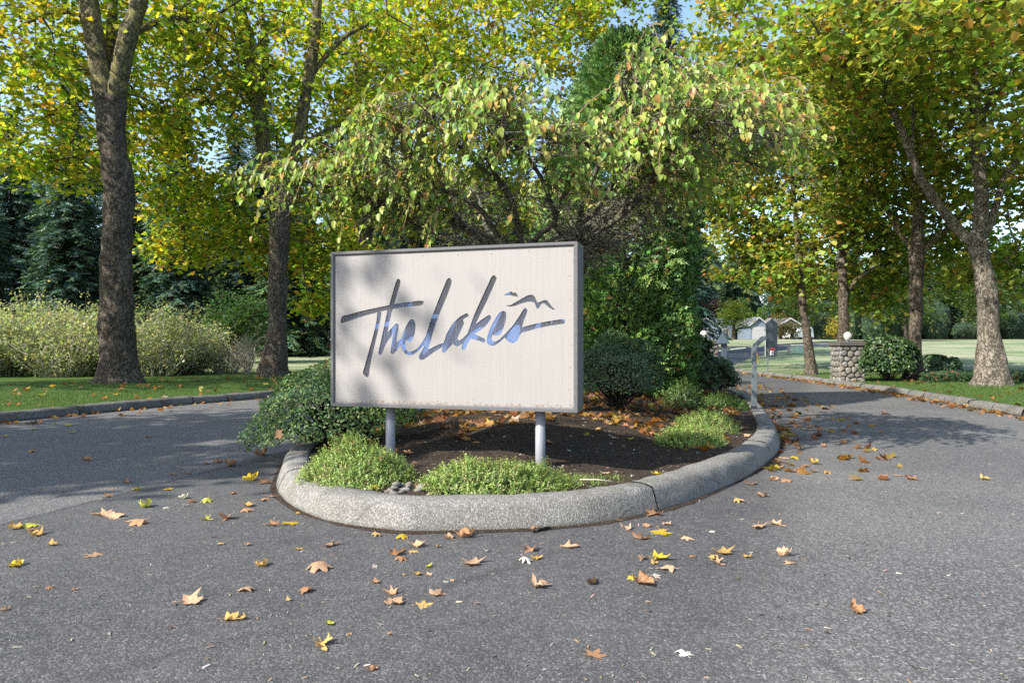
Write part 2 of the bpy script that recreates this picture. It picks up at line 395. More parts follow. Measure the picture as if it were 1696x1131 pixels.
# ------------------------------------------------------------------ land, roads, kerbs
LEFT_EDGE = [(-60, -16), (-34, -9), (-22, -3), (-14.5, 2.5), (-10.6, 7.6), (-8.85, 11.8), (-8.3, 13.1), (-7.27, 15.6), (-6.68, 16.6), (-4.6, 21.5), (-1.8, 27.5), (1.5, 34), (5, 40), (9, 47), (13.5, 54.5), (19, 62.5), (27.5, 73), (38, 81.5), (58, 90)]
RIGHT_EDGE = [(60, -12), (34, -8), (18, -4), (11.2, 1.5), (9.4, 7), (9.6, 12.8), (10.6, 18.4), (11.3, 24.1), (11.6, 29.4), (11.8, 35.4), (13.0, 41), (15.4, 46), (21.2, 57), (29.5, 69), (39, 77), (58, 85)]
Lp = catmull([(*p, 0) for p in LEFT_EDGE], .6)[:, :2]
Rp = catmull([(*p, 0) for p in RIGHT_EDGE], .6)[:, :2]
road_loop = np.vstack([Lp, Rp[::-1], [(60, -40), (-60, -40)]])
ISLAND = [(-.75, 4.78), (.3, 4.9), (1.05, 5.3), (1.85, 6.15), (2.6, 7.2), (3.25, 8.35), (3.75, 9.55), (4.35, 11.4), (5.0, 13.6), (5.7, 16.2), (6.35, 19.3), (7.1, 23), (7.5, 27), (7.4, 30.5), (6.6, 31.3), (5.6, 30.2), (3.5, 26.5), (1.2, 21), (-.9, 15.5), (-2.2, 11.5), (-2.72, 9.2), (-2.55, 7.7), (-2.28, 6.6), (-2.06, 6.02), (-1.70, 5.43), (-1.26, 5.0), (-.75, 4.78)]
isl = catmull([(*p, 0) for p in ISLAND], .16)[:-1, :2]

def inside(P, poly):
    P = np.asarray(P); r = np.zeros(len(P), bool); a = poly; b = np.roll(poly, -1, 0)
    for (x0, y0), (x1, y1) in zip(a, b):
        if y0 == y1: continue
        c = (y0 > P[:, 1]) != (y1 > P[:, 1]); r ^= c & (P[:, 0] < x0+(P[:, 1]-y0)/(y1-y0)*(x1-x0))
    return r
def polydist(P, poly, closed=True):
    d = np.full(len(P), 1e9); n = len(poly)
    for i in range(n if closed else n-1):
        a = poly[i]; e = poly[(i+1) % n]-a; t = np.clip(((P-a)@e)/(e@e+1e-12), 0, 1)
        d = np.minimum(d, np.hypot(*(P-a-t[:, None]*e).T))
    return d
def offset(path, d, closed):
    if closed: T = np.roll(path, -1, 0)-np.roll(path, 1, 0)
    else: T = np.gradient(path, axis=0)
    T /= np.linalg.norm(T, axis=1)[:, None]
    return path+np.stack([-T[:, 1], T[:, 0]], 1)*d

# land and road cut along the middle of the kerbs
def axis_pts(lo, hi, near, fine, coarse):
    out = [lo]
    while out[-1] < hi:
        d = abs(out[-1]-near); out.append(out[-1]+min(coarse, fine+d*.12))
    return np.array(out)
gx = axis_pts(-900, 900, 0, 1.2, 80); gy = axis_pts(-300, 1500, 20, 1.2, 80)
GX, GY = np.meshgrid(gx, gy); grid = np.stack([GX.ravel(), GY.ravel()], 1)
loopL = offset(Lp, .12, False); loopR = offset(Rp, -.12, False)
rl = np.vstack([loopL, loopR[::-1], [(60.5, -40), (-60.5, -40)]])
grid = grid[polydist(grid, rl) > .35]
pts = [Vector(p) for p in np.vstack([rl, grid])]
n0 = len(rl)
vo, eo, fo, *_ = delaunay_2d_cdt(pts, [(i, (i+1) % n0) for i in range(n0)], [], 0, 1e-5)
V2 = np.array([(v.x, v.y) for v in vo]); F3 = np.array([f for f in fo])
cen = V2[F3].mean(1); isroad = inside(cen, rl)
def sheet(name, faces, dz, mat):
    used, inv = np.unique(faces, return_inverse=True); inv = inv.reshape(faces.shape)
    xy = V2[used]; z = terrain(xy[:, 0], xy[:, 1])+dz(xy)
    return MB().add(np.column_stack([xy, z]), inv.tolist()).build(name, mat, smooth=True)
road = tag(sheet('road', F3[isroad], lambda p: 0*p[:, 0], M['asphalt']), 'grey asphalt entrance drive splitting round the planted island', None, None, 'structure')
def land(p):
    d = polydist(p, rl, True); P3 = np.column_stack([p, 0*d])
    return .10+.10*smooth01(d/3.)*(p[:, 1] < 300)+.10*fbm(P3, .12, 5)*smooth01((d-3)/12)
ground = tag(sheet('ground', F3[~isroad], land, M['turf']), 'green lawns and dry meadow around the drive', None, None, 'structure')

def land_z(x, y):
    p = np.column_stack([np.atleast_1d(x), np.atleast_1d(y)]).astype(float); return terrain(p[:, 0], p[:, 1])+land(p)

PROF = [(0, -.05), (.006, .02), (.03, .085), (.052, .14), (.07, .168), (.095, .186), (.135, .196), (.21, .20), (.285, .196), (.298, .18), (.305, .10), (.305, -.05)]
def kerb_run(root, path, prof, joints, closed, inward, mat, zs=1., gap=.012, seed=0):
    """sweep the profile along path, a piece per stretch between joints (arc lengths)"""
    seg = np.hypot(*np.diff(np.vstack([path, path[:1]]) if closed else path, axis=0).T); s = np.concatenate([[0], np.cumsum(seg)])
    P = np.vstack([path, path[:1]]) if closed else path
    T = np.gradient(P, axis=0)
    if closed: T[0] = T[-1] = P[1]-P[-2]
    T /= np.linalg.norm(T, axis=1)[:, None]; N = np.stack([-T[:, 1], T[:, 0]], 1)*inward
    tot = s[-1]; pr = np.array(prof); k = len(pr); r = np.random.default_rng(seed)
    for a, b in zip(joints[:-1], joints[1:]):
        a2, b2 = a+gap, b-gap
        q = np.concatenate([[a2, a2+.006], np.arange(a2+.1, b2-.06, .12), [b2-.006, b2]])
        px = np.interp(q, s, P[:, 0]); py = np.interp(q, s, P[:, 1]); nx = np.interp(q, s, N[:, 0]); ny = np.interp(q, s, N[:, 1])
        z0 = terrain(px, py); V = []; dz = r.normal(0, .005); do = r.normal(0, .006)
        for i in range(len(q)):
            e = .985 if i in (0, len(q)-1) else 1.
            for o, z in pr: V.append((px[i]+nx[i]*(o+do), py[i]+ny[i]*(o+do), z0[i]+(z*e)*zs+dz))
        V = np.array(V); V[:, :3] += .009*np.stack([fbm(V, 9, 1), fbm(V, 9, 5), fbm(V, 9, 9)], 1)*np.clip(V[:, 2:3]*20, 0, 1)
        f = [(i*k+j, i*k+j+1, (i+1)*k+j+1, (i+1)*k+j) for i in range(len(q)-1) for j in range(k-1)]
        f += [tuple(range(k)), tuple(range(len(q)*k-1, len(q)*k-k-1, -1))]
        f = [tuple(reversed(x)) for x in f] if inward < 0 else f
        MB().add(V, f).build('kerb_segment', mat, root, True)
    return tot
def arc_of(path, pt, closed=True):
    P = np.vstack([path, path[:1]]) if closed else path
    s = np.concatenate([[0], np.cumsum(np.hypot(*np.diff(P, axis=0).T))]); return s[np.argmin(np.hypot(*(P-np.array(pt)).T))]
tot = np.hypot(*np.diff(np.vstack([isl, isl[:1]]), axis=0).T).sum()
j1 = arc_of(isl, Gd(1078, 842)[:2]); j2 = arc_of(isl, Gd(1290, 763)[:2])
jl = [j1, j2]
while jl[-1]+3.2 < tot+j1-2.0: jl.append(jl[-1]+3.05)
jl.append(tot+j1)
isl2 = np.roll(isl, -int(np.argmin(np.hypot(*(isl-Gd(1078, 842)[:2]).T))), 0); off0 = j1
ik = tag(empty('island_kerb', (0, 4.8, 0)), 'rounded pebbly concrete kerb running round the planted island', 'kerb')
ik.location = (0, 0, 0)
kerb_run(ik, isl2, PROF, [x-off0 for x in jl], True, 1, M['kerb'], 1.03)
P15 = [(0, -.05), (.006, .04), (.03, .11), (.06, .14), (.12, .15), (.2, .15), (.24, .14), (.25, .05), (.25, -.05)]
lk = tag(empty('left_kerb'), 'low grey concrete kerb edging the lawn on the left', 'kerb')
lpath = Lp[(Lp[:, 1] > 2) & (Lp[:, 1] < 44)]; a = arc_of(lpath, Gd(121, 688)[:2], False); b = arc_of(lpath, Gd(320, 669)[:2], False)
tl = np.hypot(*np.diff(lpath, axis=0).T).sum(); J = [0.02, a-3.4, a, b, b+.9]
while J[-1]+3 < tl: J.append(J[-1]+2.9)
kerb_run(lk, lpath, P15, J, False, 1, M['kerb_old'], 1.15, seed=2)
rk = tag(empty('right_kerb'), 'worn low concrete kerb edging the lawn on the right with leaves against it', 'kerb')
rpath = Rp[(Rp[:, 1] > 1) & (Rp[:, 1] < 46)]
tr = np.hypot(*np.diff(rpath, axis=0).T).sum(); J = [.02]; r_ = np.random.default_rng(4)
while J[-1]+1.3 < tr: J.append(J[-1]+r_.uniform(.8, 1.3))
kerb_run(rk, rpath, P15, J, False, -1, M['kerb_old'], 1.05, .02, 3)

# planting bed inside the island
inner = offset(isl, .30, True)
def bed_z(x, y):
    p = np.column_stack([np.atleast_1d(x), np.atleast_1d(y)]).astype(float); d = polydist(p, inner)
    P3 = np.column_stack([p, 0*d])
    return terrain(p[:, 0], p[:, 1])+.165+.25*smooth01((d-.15)/2.6)+.03*fbm(P3, 2.2, 3)*smooth01(d/.3)+.010*fbm(P3, 9., 8)*smooth01(d/.2)
bx, by = np.meshgrid(np.arange(-3, 7.6, .11), np.concatenate([np.arange(4.9, 15, .11), np.arange(15, 31.5, .4)]))
bp = np.stack([bx.ravel(), by.ravel()], 1); bp = bp[inside(bp, inner)]; bp = bp[polydist(bp, inner) > .06]
pv = [Vector(p) for p in np.vstack([inner[::2], bp])]; m0 = len(inner[::2])
vo, eo, fo, *_ = delaunay_2d_cdt(pv, [(i, (i+1) % m0) for i in range(m0)], [], 0, 1e-5)
B2 = np.array([(v.x, v.y) for v in vo]); BF = np.array([f for f in fo]); BF = BF[inside(B2[BF].mean(1), inner[::2])]
bed = MB().add(np.column_stack([B2, bed_z(B2[:, 0], B2[:, 1])]), BF.tolist()).build('planting_bed', M['soil'], smooth=True)
tag(bed, 'dark mulched soil bed filling the island', None, None, 'structure')

# crumbs of bark and soil on the bed
n = 10000
q = np.column_stack([rng.uniform(-2.6, 4.8, n), 4.9+10*rng.random(n)**1.6]); q = q[inside(q, inner)]; n = len(q)
CH_V = [(-.5, -.2, 0), (.5, -.16, 0), (.45, .2, 0), (-.48, .18, 0), (-.3, -.1, .2), (.3, -.08, .24), (.28, .1, .2), (-.3, .1, .22)]
CH_F = [(4, 5, 6, 7), (0, 1, 5, 4), (1, 2, 6, 5), (2, 3, 7, 6), (3, 0, 4, 7)]
chips = scatter('mulch_chips', CH_V, CH_F, np.column_stack([q, bed_z(q[:, 0], q[:, 1])-.002]), unit(n)*.45+np.array([0, 0, 1]), unit(n), rng.uniform(.012, .05, n),
        pick([(6, (.035, .026, .02)), (4, (.09, .066, .048)), (1.5, (.20, .16, .12)), (.5, (.45, .42, .36))], n, jit=.25), M['blade'])
tag(chips, 'dark crumbs of bark mulch strewn over the bed', 'mulch', None, 'stuff')

# lawn grass blades beside the drive
def lawn_blades(name, label, pts, h, pal):
    n = len(pts); z = land_z(pts[:, 0], pts[:, 1])
    nrm = unit(n); nrm[:, 2] = np.abs(nrm[:, 2])*.25
    al = unit(n)*.55+np.array([0, 0, 1.])
    o = scatter(name, [(0, -.08, 0), (0, .08, 0), (1, 0, .15)], [(0, 1, 2)], np.column_stack([pts, z-.01]), nrm, al, h*rng.uniform(.6, 1.25, n), pick(pal, n, jit=.2), M['blade'])
    return tag(o, label, 'grass', None, 'stuff')
GP = [(5, (.05, .11, .015)), (4, (.08, .16, .022)), (2, (.13, .19, .035)), (.5, (.22, .2, .08))]
def strip_points(path, side, n, w, ylo, yhi):
    p = path[(path[:, 1] > ylo) & (path[:, 1] < yhi)]; d = w*rng.random(n)**1.5+.27; i = rng.uniform(0, len(p)-1.01, n); k = i.astype(int); t = (i-k)[:, None]
    T = np.gradient(p, axis=0); T /= np.linalg.norm(T, axis=1)[:, None]; N = np.stack([-T[:, 1], T[:, 0]], 1)*side
    return p[k]*(1-t)+p[k+1]*t+N[k]*d[:, None]
lawn_blades('lawn_grass', 'short bright green grass on the verge by the left kerb', strip_points(Lp, 1, 60000, 8, 9, 27), .055, GP)
lawn_blades('lawn_grass', 'short green grass on the verge under the right trees', strip_points(Rp, -1, 45000, 4.5, 11, 30), .055, GP)

# dirt gathered along the foot of the kerbs
def dirt_strip(name, label, path, out, closed, w, seed):
    T = (np.roll(path, -1, 0)-np.roll(path, 1, 0)) if closed else np.gradient(path, axis=0); T /= np.linalg.norm(T, axis=1)[:, None]; N = np.stack([-T[:, 1], T[:, 0]], 1)*out
    P3 = np.column_stack([path, 0*path[:, 0]]); wd = w*(1+.55*fbm(P3, 1.4, seed)+.45*fbm(P3, 7., seed+3)).clip(.15, 3); n = len(path)
    A = path-N*.03; B = path+N*wd[:, None]; z = terrain(path[:, 0], path[:, 1])
    V = np.vstack([np.column_stack([A, z+.014]), np.column_stack([(A+B)/2, z+.011]), np.column_stack([B, z+.003])]); m = n if closed else n-1
    f = [(k*n+i, k*n+(i+1) % n, (k+1)*n+(i+1) % n, (k+1)*n+i) for k in (0, 1) for i in range(m)]
    f = [q[::-1] for q in f] if out > 0 else f
    tag(MB().add(V, f).build(name, M['soil'], None, True), label, None, None, 'structure')
fine_isl = catmull(np.column_stack([np.vstack([isl, isl[:1]]), np.zeros(len(isl)+1)]), .05)[:-1, :2]
dirt_strip('gutter_dirt', 'dark line of dirt along the foot of the island kerb', fine_isl, -1, True, .035, 3)
dirt_strip('gutter_dirt', 'dark line of dirt along the foot of the left kerb', catmull(np.column_stack([lpath, 0*lpath[:, 0]]), .1)[:, :2], -1, False, .05, 4)
dirt_strip('gutter_dirt', 'dark line of dirt along the foot of the right kerb', catmull(np.column_stack([rpath, 0*rpath[:, 0]]), .1)[:, :2], 1, False, .06, 5)

# ------------------------------------------------------------------ trees
def limb_mesh(paths, sides, noise, seed, nscale=2.2, step=.3):
    mb = MB()
    for p in paths:
        c = catmull(np.asarray(p, float), step); mb.tube(c[:, :3], np.maximum(c[:, 3], .008), sides, True, noise, nscale, seed)
    return mb
LEFTPAL = [(5, (.28, .40, .045)), (4.5, (.44, .49, .055)), (2.4, (.64, .56, .08)), (.7, (.60, .35, .08)), (1.8, (.16, .26, .035))]
RIGHTPAL = [(5, (.19, .28, .05)), (4.5, (.31, .38, .07)), (2.2, (.50, .48, .10)), (.6, (.54, .35, .09)), (.3, (.44, .22, .08))]
def plane_tree(label, base, trunk, limbs, blobs, pal, seed, twigs=True, leaf=.20, per=34, group=None, tmpl=1, barkm='bark', limbm='bark_up', kindname='plane_tree', cat='tree', spread=(.50, .50, .20)):
    """trunk, limbs: lists of (x, y, z, r) in world metres; blobs: (cx, cy, cz, rx, ry, rz, clumps)"""
    r = np.random.default_rng(seed); base = np.array(base, float)
    root = tag(empty(kindname, base), label, cat, group)
    tr = catmull(np.array(trunk, float), .07)
    mb = MB(); mb.tube(tr[:, :3], tr[:, 3], 48, True, .16, 2.4, seed)
    mb.build('trunk', M[barkm], root, True, None).location = -base
    nodes = [tr[len(tr)//2:, :3]]
    for k, lb in enumerate(limbs):
        c = catmull(np.array(lb, float), .2); nodes.append(c[:, :3])
        MB().tube(c[:, :3], np.maximum(c[:, 3], .012), 14, True, .14, 3., seed+k).build('limb', M[limbm], root, True).location = -base
    nodes = np.vstack(nodes); C = []
    for cx, cy, cz, rx, ry, rz, m in blobs:
        d = unit(m, r); rr = r.random(m)**.42
        C.append(np.array([cx, cy, cz])+d*rr[:, None]*np.array([rx, ry, rz]))
    C = np.vstack(C); m = len(C)
    if twigs:
        mb = MB()
        hub = nodes[r.choice(len(nodes), min(60, len(nodes)), replace=False)]
        order = np.argsort(np.min(np.linalg.norm(C[:, None]-hub[None], axis=2), axis=1)); have = list(hub)
        for i in order:
            H = np.array(have); dd = np.linalg.norm(H-C[i], axis=1)+.0*H[:, 2]; a = H[dd.argmin()]; L = dd.min()
            mid = (a+C[i])/2+r.normal(0, .08*L, 3)+np.array([0, 0, .06*L]); rad = min(.09, .026+.016*L)
            p = catmull(np.array([a, mid, C[i]]), max(.3, L/4)); mb.tube(p, np.linspace(rad, .008, len(p)), 4, False)
            have.append(C[i]); have.append(mid)
        tag(mb.build('branches', M[limbm], root, True), kind='stuff').location = -base
    cnt = np.maximum(6, (per*r.uniform(.5, 1.5, m)).astype(int)); n = cnt.sum()
    idx = np.repeat(np.arange(m), cnt)
    til = unit(m, r)*.35; 
    g = r.normal(size=(n, 3))*np.array(spread); g[:, 2] += (g[:, :2]*til[idx][:, :2]).sum(1)-.18*np.hypot(g[:, 0], g[:, 1])
    pos = C[idx]+g*r.uniform(.75, 1.2, m)[idx][:, None]
    nr = unit(n, r)*.75+np.array([0, 0, .85]); al = unit(n, r)+np.array([0, 0, -.35])
    cl = pick(pal, n, r, .2)*(1+.22*r.normal(size=m))[idx][:, None].clip(.55, 1.6)*(1+np.array([.15, -.02, 0])*r.normal(size=(m, 1)).clip(-1.6, 1.6)[idx])
    tv, tf = (PL2_V, PL2_F) if tmpl == 1 else (PL3_V, PL3_F) if tmpl == 2 else (DIA_V, DIA_F)
    cr = scatter('crown', tv, tf, pos, nr, al, leaf*r.uniform(.6, 1.25, n), cl.clip(.004, .9), M['leaf'], root)
    cr.location = -base
    return root
def T(D, *pp):
    """(px, py, width px) traced along a limb at distance D -> (x, y, z, r); optional 4th value shifts the distance"""
    out = []
    for p in pp:
        d = D+(p[3] if len(p) > 3 else 0); w = W(p[0], p[1], d); out.append((w[0], w[1], w[2], p[2]*.77/2/1131*d))
    return out
def bl(px, py, D, rx, ry, rz, m):
    w = W(px, py, D); return (w[0], w[1], w[2], rx, ry, rz, m)
def root_flare(tr, z0):
    """start the trunk slightly below ground with a flared foot"""
    x, y, z, r = tr[0]; return [(x, y, z0-.25, r*1.75), (x, y, z0+.05, r*1.4), (x, y, z0+.35, r*1.15)]+tr[1:]

def gz(x, y): return float(land_z(x, y)[0])
# left row
tA = T(21, (196, 634, 74), (193, 560, 68), (194, 433, 60), (197, 310, 59), (188, 248, 54), (183, 190, 58), (182, 165, 62))
x, y = tA[0][:2]; z = gz(x, y)
plane_tree('thick rough-barked plane tree forking high up, nearest at the left', (x, y, z), root_flare(tA, z),
    [T(21, (178, 180, 44), (162, 90, 41), (147, 10, 36), (132, -90, 30, 1), (110, -200, 20, 2)), T(21, (188, 180, 40, .1), (205, 90, 38), (228, 10, 34), (250, -80, 28), (290, -190, 18, 1)), T(21, (184, 150, 26, .6), (186, 60, 24, 1), (184, -40, 20, 2)),
     T(21, (150, 30, 12, .3), (90, 20, 9, 1), (20, 50, 6, 2)), T(21, (215, 60, 14, .3), (290, 30, 10, 1.5), (370, 60, 7, 2.5))],
    [bl(190, 20, 23.5, 7, 3.2, 4.4, 175), bl(70, 190, 23.5, 3.4, 2.2, 2.4, 73), bl(330, 130, 25.5, 3.6, 2.2, 2.6, 73), bl(50, 30, 21, 3.5, 2.4, 2.2, 52), bl(90, 270, 22.5, 1.9, 1.5, .7, 21)], LEFTPAL, 11, group='plane trees lining the left lane')
tB = T(26, (452, 624, 54), (458, 560, 44), (460, 495, 40), (461, 430, 40), (462, 371, 41), (460, 330, 44))
x, y = tB[0][:2]; z = gz(x, y)
plane_tree('mossy plane tree with a two-way fork, second in the left row', (x, y, z), root_flare(tB, z),
    [T(26, (458, 345, 36), (440, 260, 33), (428, 186, 31), (408, 62, 29), (391, 0, 24), (372, -90, 18)), T(26, (463, 345, 30), (482, 280, 25), (492, 235, 22), (507, 155, 24), (521, 62, 22), (526, 0, 18), (532, -90, 14)),
     T(26, (425, 175, 12), (350, 90, 10, -.5), (300, 40, 7, -1)), T(26, (432, 190, 14, .2), (440, 100, 14, .8), (430, 0, 12, 1)), T(26, (512, 130, 12), (560, 70, 10, .4), (610, 40, 7, .8)), T(26, (490, 250, 9), (540, 215, 7, .5), (590, 205, 5, 1))],
    [bl(460, 40, 28, 7, 3.6, 6, 219), bl(320, 330, 29.5, 3.0, 2.2, 2.0, 73), bl(300, 405, 29, 1.7, 1.4, .8, 25), bl(420, 400, 29.5, 2.0, 1.6, 1.5, 41), bl(530, 400, 30, 2.0, 2, 2.3, 62), bl(250, 240, 28, 2.6, 2.2, 1.8, 52), bl(515, 500, 30, 1.0, 1., .6, 14), bl(560, 260, 30, 3.2, 2.5, 2.8, 78)], LEFTPAL, 12, tmpl=2, group='plane trees lining the left lane')
tC = T(33, (606, 612, 36), (605, 480, 32), (606, 400, 31), (603, 360, 34))
x, y = tC[0][:2]; z = gz(x, y)
plane_tree('plane tree forking low just above the left end of the sign', (x, y, z), root_flare(tC, z),
    [T(33, (600, 365, 26), (600, 300, 22), (602, 212, 19), (590, 100, 16), (580, 0, 12)), T(33, (608, 375, 22), (650, 366, 19), (690, 300, 15), (705, 200, 12, .5), (720, 90, 10, 1)), T(33, (602, 300, 13), (560, 220, 11), (540, 130, 8))],
    [bl(650, 110, 35, 6.5, 4, 7, 253), bl(640, 330, 36, 4, 3, 2.2, 104), bl(770, 330, 37, 3, 2.5, 2.2, 69), bl(570, 420, 36, 2.5, 2, 1.6, 39)], LEFTPAL, 13, leaf=.24, tmpl=2, group='plane trees lining the left lane')
tD = T(39, (686, 605, 28), (686, 480, 25), (685, 380, 24), (688, 300, 20))
x, y = tD[0][:2]; z = gz(x, y)
plane_tree('slim plane tree rising behind the middle of the sign', (x, y, z), root_flare(tD, z),
    [T(39, (688, 310, 18), (700, 200, 15), (720, 80, 12)), T(39, (686, 320, 14), (665, 220, 12), (650, 100, 9))],
    [bl(790, 90, 41, 7, 4.5, 8, 289), bl(830, 330, 42, 4, 3, 2.5, 87), bl(985, 40, 43, 4.2, 3.5, 5.5, 148)], LEFTPAL, 14, leaf=.25, tmpl=2, group='plane trees lining the left lane')
# right row
tR = T(20, (1641, 638, 52), (1640, 560, 43), (1634, 489, 40), (1628, 440, 38), (1619, 400, 40))
x, y = tR[0][:2]; z = gz(x, y)
plane_tree('pale sunlit plane tree with a long left-leaning limb, nearest at the right', (x, y, z), root_flare(tR, z),
    [T(20, (1619, 405, 30), (1625, 318, 28), (1616, 223, 24), (1612, 120, 20), (1606, 0, 16), (1600, -90, 10)), T(20, (1614, 402, 24), (1589, 382, 22), (1534, 310, 19, -.3), (1510, 259, 16, -.5), (1486, 199, 13, -.8), (1454, 139, 11, -1), (1420, 95, 8, -1.3)),
     T(20, (1626, 395, 18), (1645, 358, 15), (1665, 294, 14), (1696, 255, 12), (1750, 190, 9)), T(20, (1616, 240, 12), (1640, 160, 10, .4), (1665, 60, 7, .8)), T(20, (1510, 260, 8, -.5), (1513, 190, 6, -.4), (1505, 120, 4, -.2))],
    [bl(1600, 50, 20, 5, 3, 3.2, 230), bl(1440, 60, 18, 3.2, 2.4, 1.6, 110), bl(1660, 280, 22, 2.2, 2, 2.0, 60), bl(1675, 440, 21, 1.3, 1.5, .9, 30), bl(1420, 180, 22.5, 3.2, 2, 1.8, 80)], RIGHTPAL, 21, group='plane trees lining the right lane', barkm='bark_pale', limbm='bark_pale', per=30)
tR2 = T(23.6, (1513, 628, 32), (1515, 560, 25), (1517, 500, 26), (1519, 420, 27), (1521, 358, 22))
x, y = tR2[0][:2]; z = gz(x, y)
plane_tree('grey-trunked plane tree between the dark shrub and the pale tree', (x, y, z), root_flare(tR2, z),
    [T(23.6, (1521, 362, 20), (1518, 279, 17), (1512, 180, 14), (1505, 60, 10)), T(23.6, (1516, 420, 12), (1490, 385, 11, .3), (1462, 338, 9, .6), (1420, 300, 6, 1)), T(23.6, (1524, 420, 16), (1550, 395, 13), (1580, 370, 11, .3), (1600, 345, 8, .6))],
    [bl(1500, 210, 25.5, 4.6, 3, 4.6, 250), bl(1580, 430, 26.5, 2.4, 2, 1.4, 46), bl(1440, 370, 26, 2.3, 2, 1.5, 56)], RIGHTPAL, 22, tmpl=2, group='plane trees lining the right lane', barkm='bark')
tR3 = T(26.5, (1398, 616, 26), (1397, 540, 21), (1396, 480, 20), (1394, 400, 17))
x, y = tR3[0][:2]; z = gz(x, y)
plane_tree('plane tree directly behind the right stone pillar', (x, y, z), root_flare(tR3, z),
    [T(26.5, (1394, 405, 15), (1390, 300, 13), (1385, 180, 10), (1380, 60, 7)), T(26.5, (1400, 492, 11), (1420, 462, 10), (1460, 440, 9), (1500, 420, 6, .3)), T(26.5, (1393, 400, 9), (1370, 350, 8, .3), (1345, 300, 6, .6))],
    [bl(1390, 220, 28.5, 4.6, 3, 5.0, 260), bl(1450, 470, 29, 2.2, 2, 1.2, 44), bl(1340, 440, 29, 1.9, 1.8, 1.3, 36)], RIGHTPAL, 23, tmpl=2, group='plane trees lining the right lane')
tR4 = T(29, (1343, 620, 22), (1337, 560, 18), (1329, 500, 16), (1325, 440, 14))
x, y = tR4[0][:2]; z = gz(x, y)
plane_tree('slender leaning plane tree on the lawn left of the right pillar', (x, y, z), root_flare(tR4, z),
    [T(29, (1325, 445, 13), (1318, 360, 11), (1308, 240, 9), (1300, 100, 6)), T(29, (1325, 440, 9), (1350, 380, 8), (1375, 330, 6))],
    [bl(1290, 230, 31.5, 4.4, 3, 5.6, 270), bl(1255, 420, 33, 2.4, 2, 1.6, 60), bl(1185, 330, 35, 2.2, 2.2, 2.4, 60), bl(1205, 110, 34, 2.6, 2.5, 4.2, 110), bl(1320, 460, 31, 1.5, 1.4, .8, 26)], RIGHTPAL, 24, group='plane trees lining the right lane', tmpl=2, leaf=.235)
# trees beside the frame: crowns reach in, and they shade the lanes
def side_tree(label, x, y, h, rad, pal, seed, extra=(), m=300, tilt=0, more=(), leaf=.235):
    z = gz(x, y)
    return plane_tree(label, (x, y, z), [(x, y, z-.2, .6), (x, y, z+.3, .45), (x+.1, y, z+3, .38), (x+.1+tilt*.3, y, z+5.5, .33)],
        [[(x+.1, y, z+5.2, .26), (x-1.2, y+.6, z+8, .2), (x-1.8, y+1, z+h, .06)], [(x+.1, y, z+5.2, .26), (x+1.5+tilt, y-.5, z+8, .18), (x+2.5+2*tilt, y-1, z+h-.5, .06)]]+list(more),
        [(x+tilt, y, z+h*.68, rad, rad, h*.3, m)]+list(extra), pal, seed, tmpl=2, leaf=leaf)
side_tree('leafy plane tree overhanging the top right corner', 14.6, 15.5, 12, 4.2, RIGHTPAL, 31, [(9.6, 14.4, 8.2, 1.5, 1.4, .6, 34)], 190, leaf=.175)
side_tree('plane tree beside the left lane reaching in at the top left', -19.5, 16.5, 13.5, 4.8, LEFTPAL, 32, (), 130)
side_tree('plane tree shading the left lane', -15.4, 3.1, 12.5, 4.1, LEFTPAL, 33, [(-11.65, -.1, 11.4, .2, .2, .1, 1), (-12.45, -.1, 10.7, .3, .25, .3, 2)], 240, .2)

# ------------------------------------------------------------------ conifers and woodland behind
def conifer(name, H, rb, pal, seed, low=.1, spray=.62, droop=.35, dens=1., nb=8):
    r = np.random.default_rng(seed); root = empty(name)
    zz = np.linspace(-.3, H*.98, 24); pth = np.column_stack([.12*np.sin(zz*.4+seed), .1*np.cos(zz*.5), zz])
    MB().tube(pth, .022*H*(1-zz/H*.97)**1.1+.01, 10, True, .1, 3, seed).build('trunk', M['bark_dark'], root, True)
    P = []; A = []; N = []; S = []; mb = MB()
    z = low*H
    while z < H*.985:
        t = z/H; L0 = rb*(1-t)**.75*(.85+.15*math.sin(z*3)); k = nb if t < .8 else 5
        a0 = r.uniform(0, 6.28)
        for j in range(k):
            a = a0+j*6.283/k+r.normal(0, .25); L = L0*r.uniform(.55, 1.12)+.15; d = np.array([math.cos(a), math.sin(a), 0]); sd = np.array([-d[1], d[0], 0])
            m = max(4, int(L/.20*dens))
            tt = np.linspace(.12, 1, m)
            c = np.array([0, 0, z])+d*(tt*L)[:, None]; c[:, 2] += -droop*L*tt**1.6+.10*L*tt
            if L > 1.2: mb.tube(c[[0, m//2, m-1]], [.03, .02, .006], 3, False)
            for s in (-1, 1, 0):
                w = r.uniform(.5, 1.0, m)
                P.append(c+r.normal(0, .05, (m, 3))); A.append(d*.75+sd*s*w[:, None]*.95+np.array([0, 0, -.30])+r.normal(0, .15, (m, 3)))
                N.append(np.tile([0, 0, 1.], (m, 1))+d*.35+r.normal(0, .3, (m, 3))); S.append(spray*r.uniform(.6, 1.2, m)*(.55+.45*(1-t)))
        z += r.uniform(.30, .44)*(1 if t < .8 else .7)
    P = np.vstack(P); n = len(P)
    tag(mb.build('branches', M['bark_dark'], root), kind='stuff')
    scatter('crown', COMB_V, COMB_F, P, np.vstack(N), np.vstack(A), np.concatenate(S), pick(pal, n, r, .25), M['needle'], root)
    return root
FIR = [(5, (.07, .14, .11)), (4, (.11, .19, .14)), (2, (.14, .23, .12))]
CED = [(5, (.075, .15, .085)), (4, (.11, .19, .10)), (2, (.17, .23, .08)), (.3, (.24, .16, .07))]
firA = conifer('fir_tree', 20, 4.4, FIR, 41, .04, 1.0)
firB = conifer('cedar_tree', 18, 4.6, CED, 42, .03, 1.05, .5)
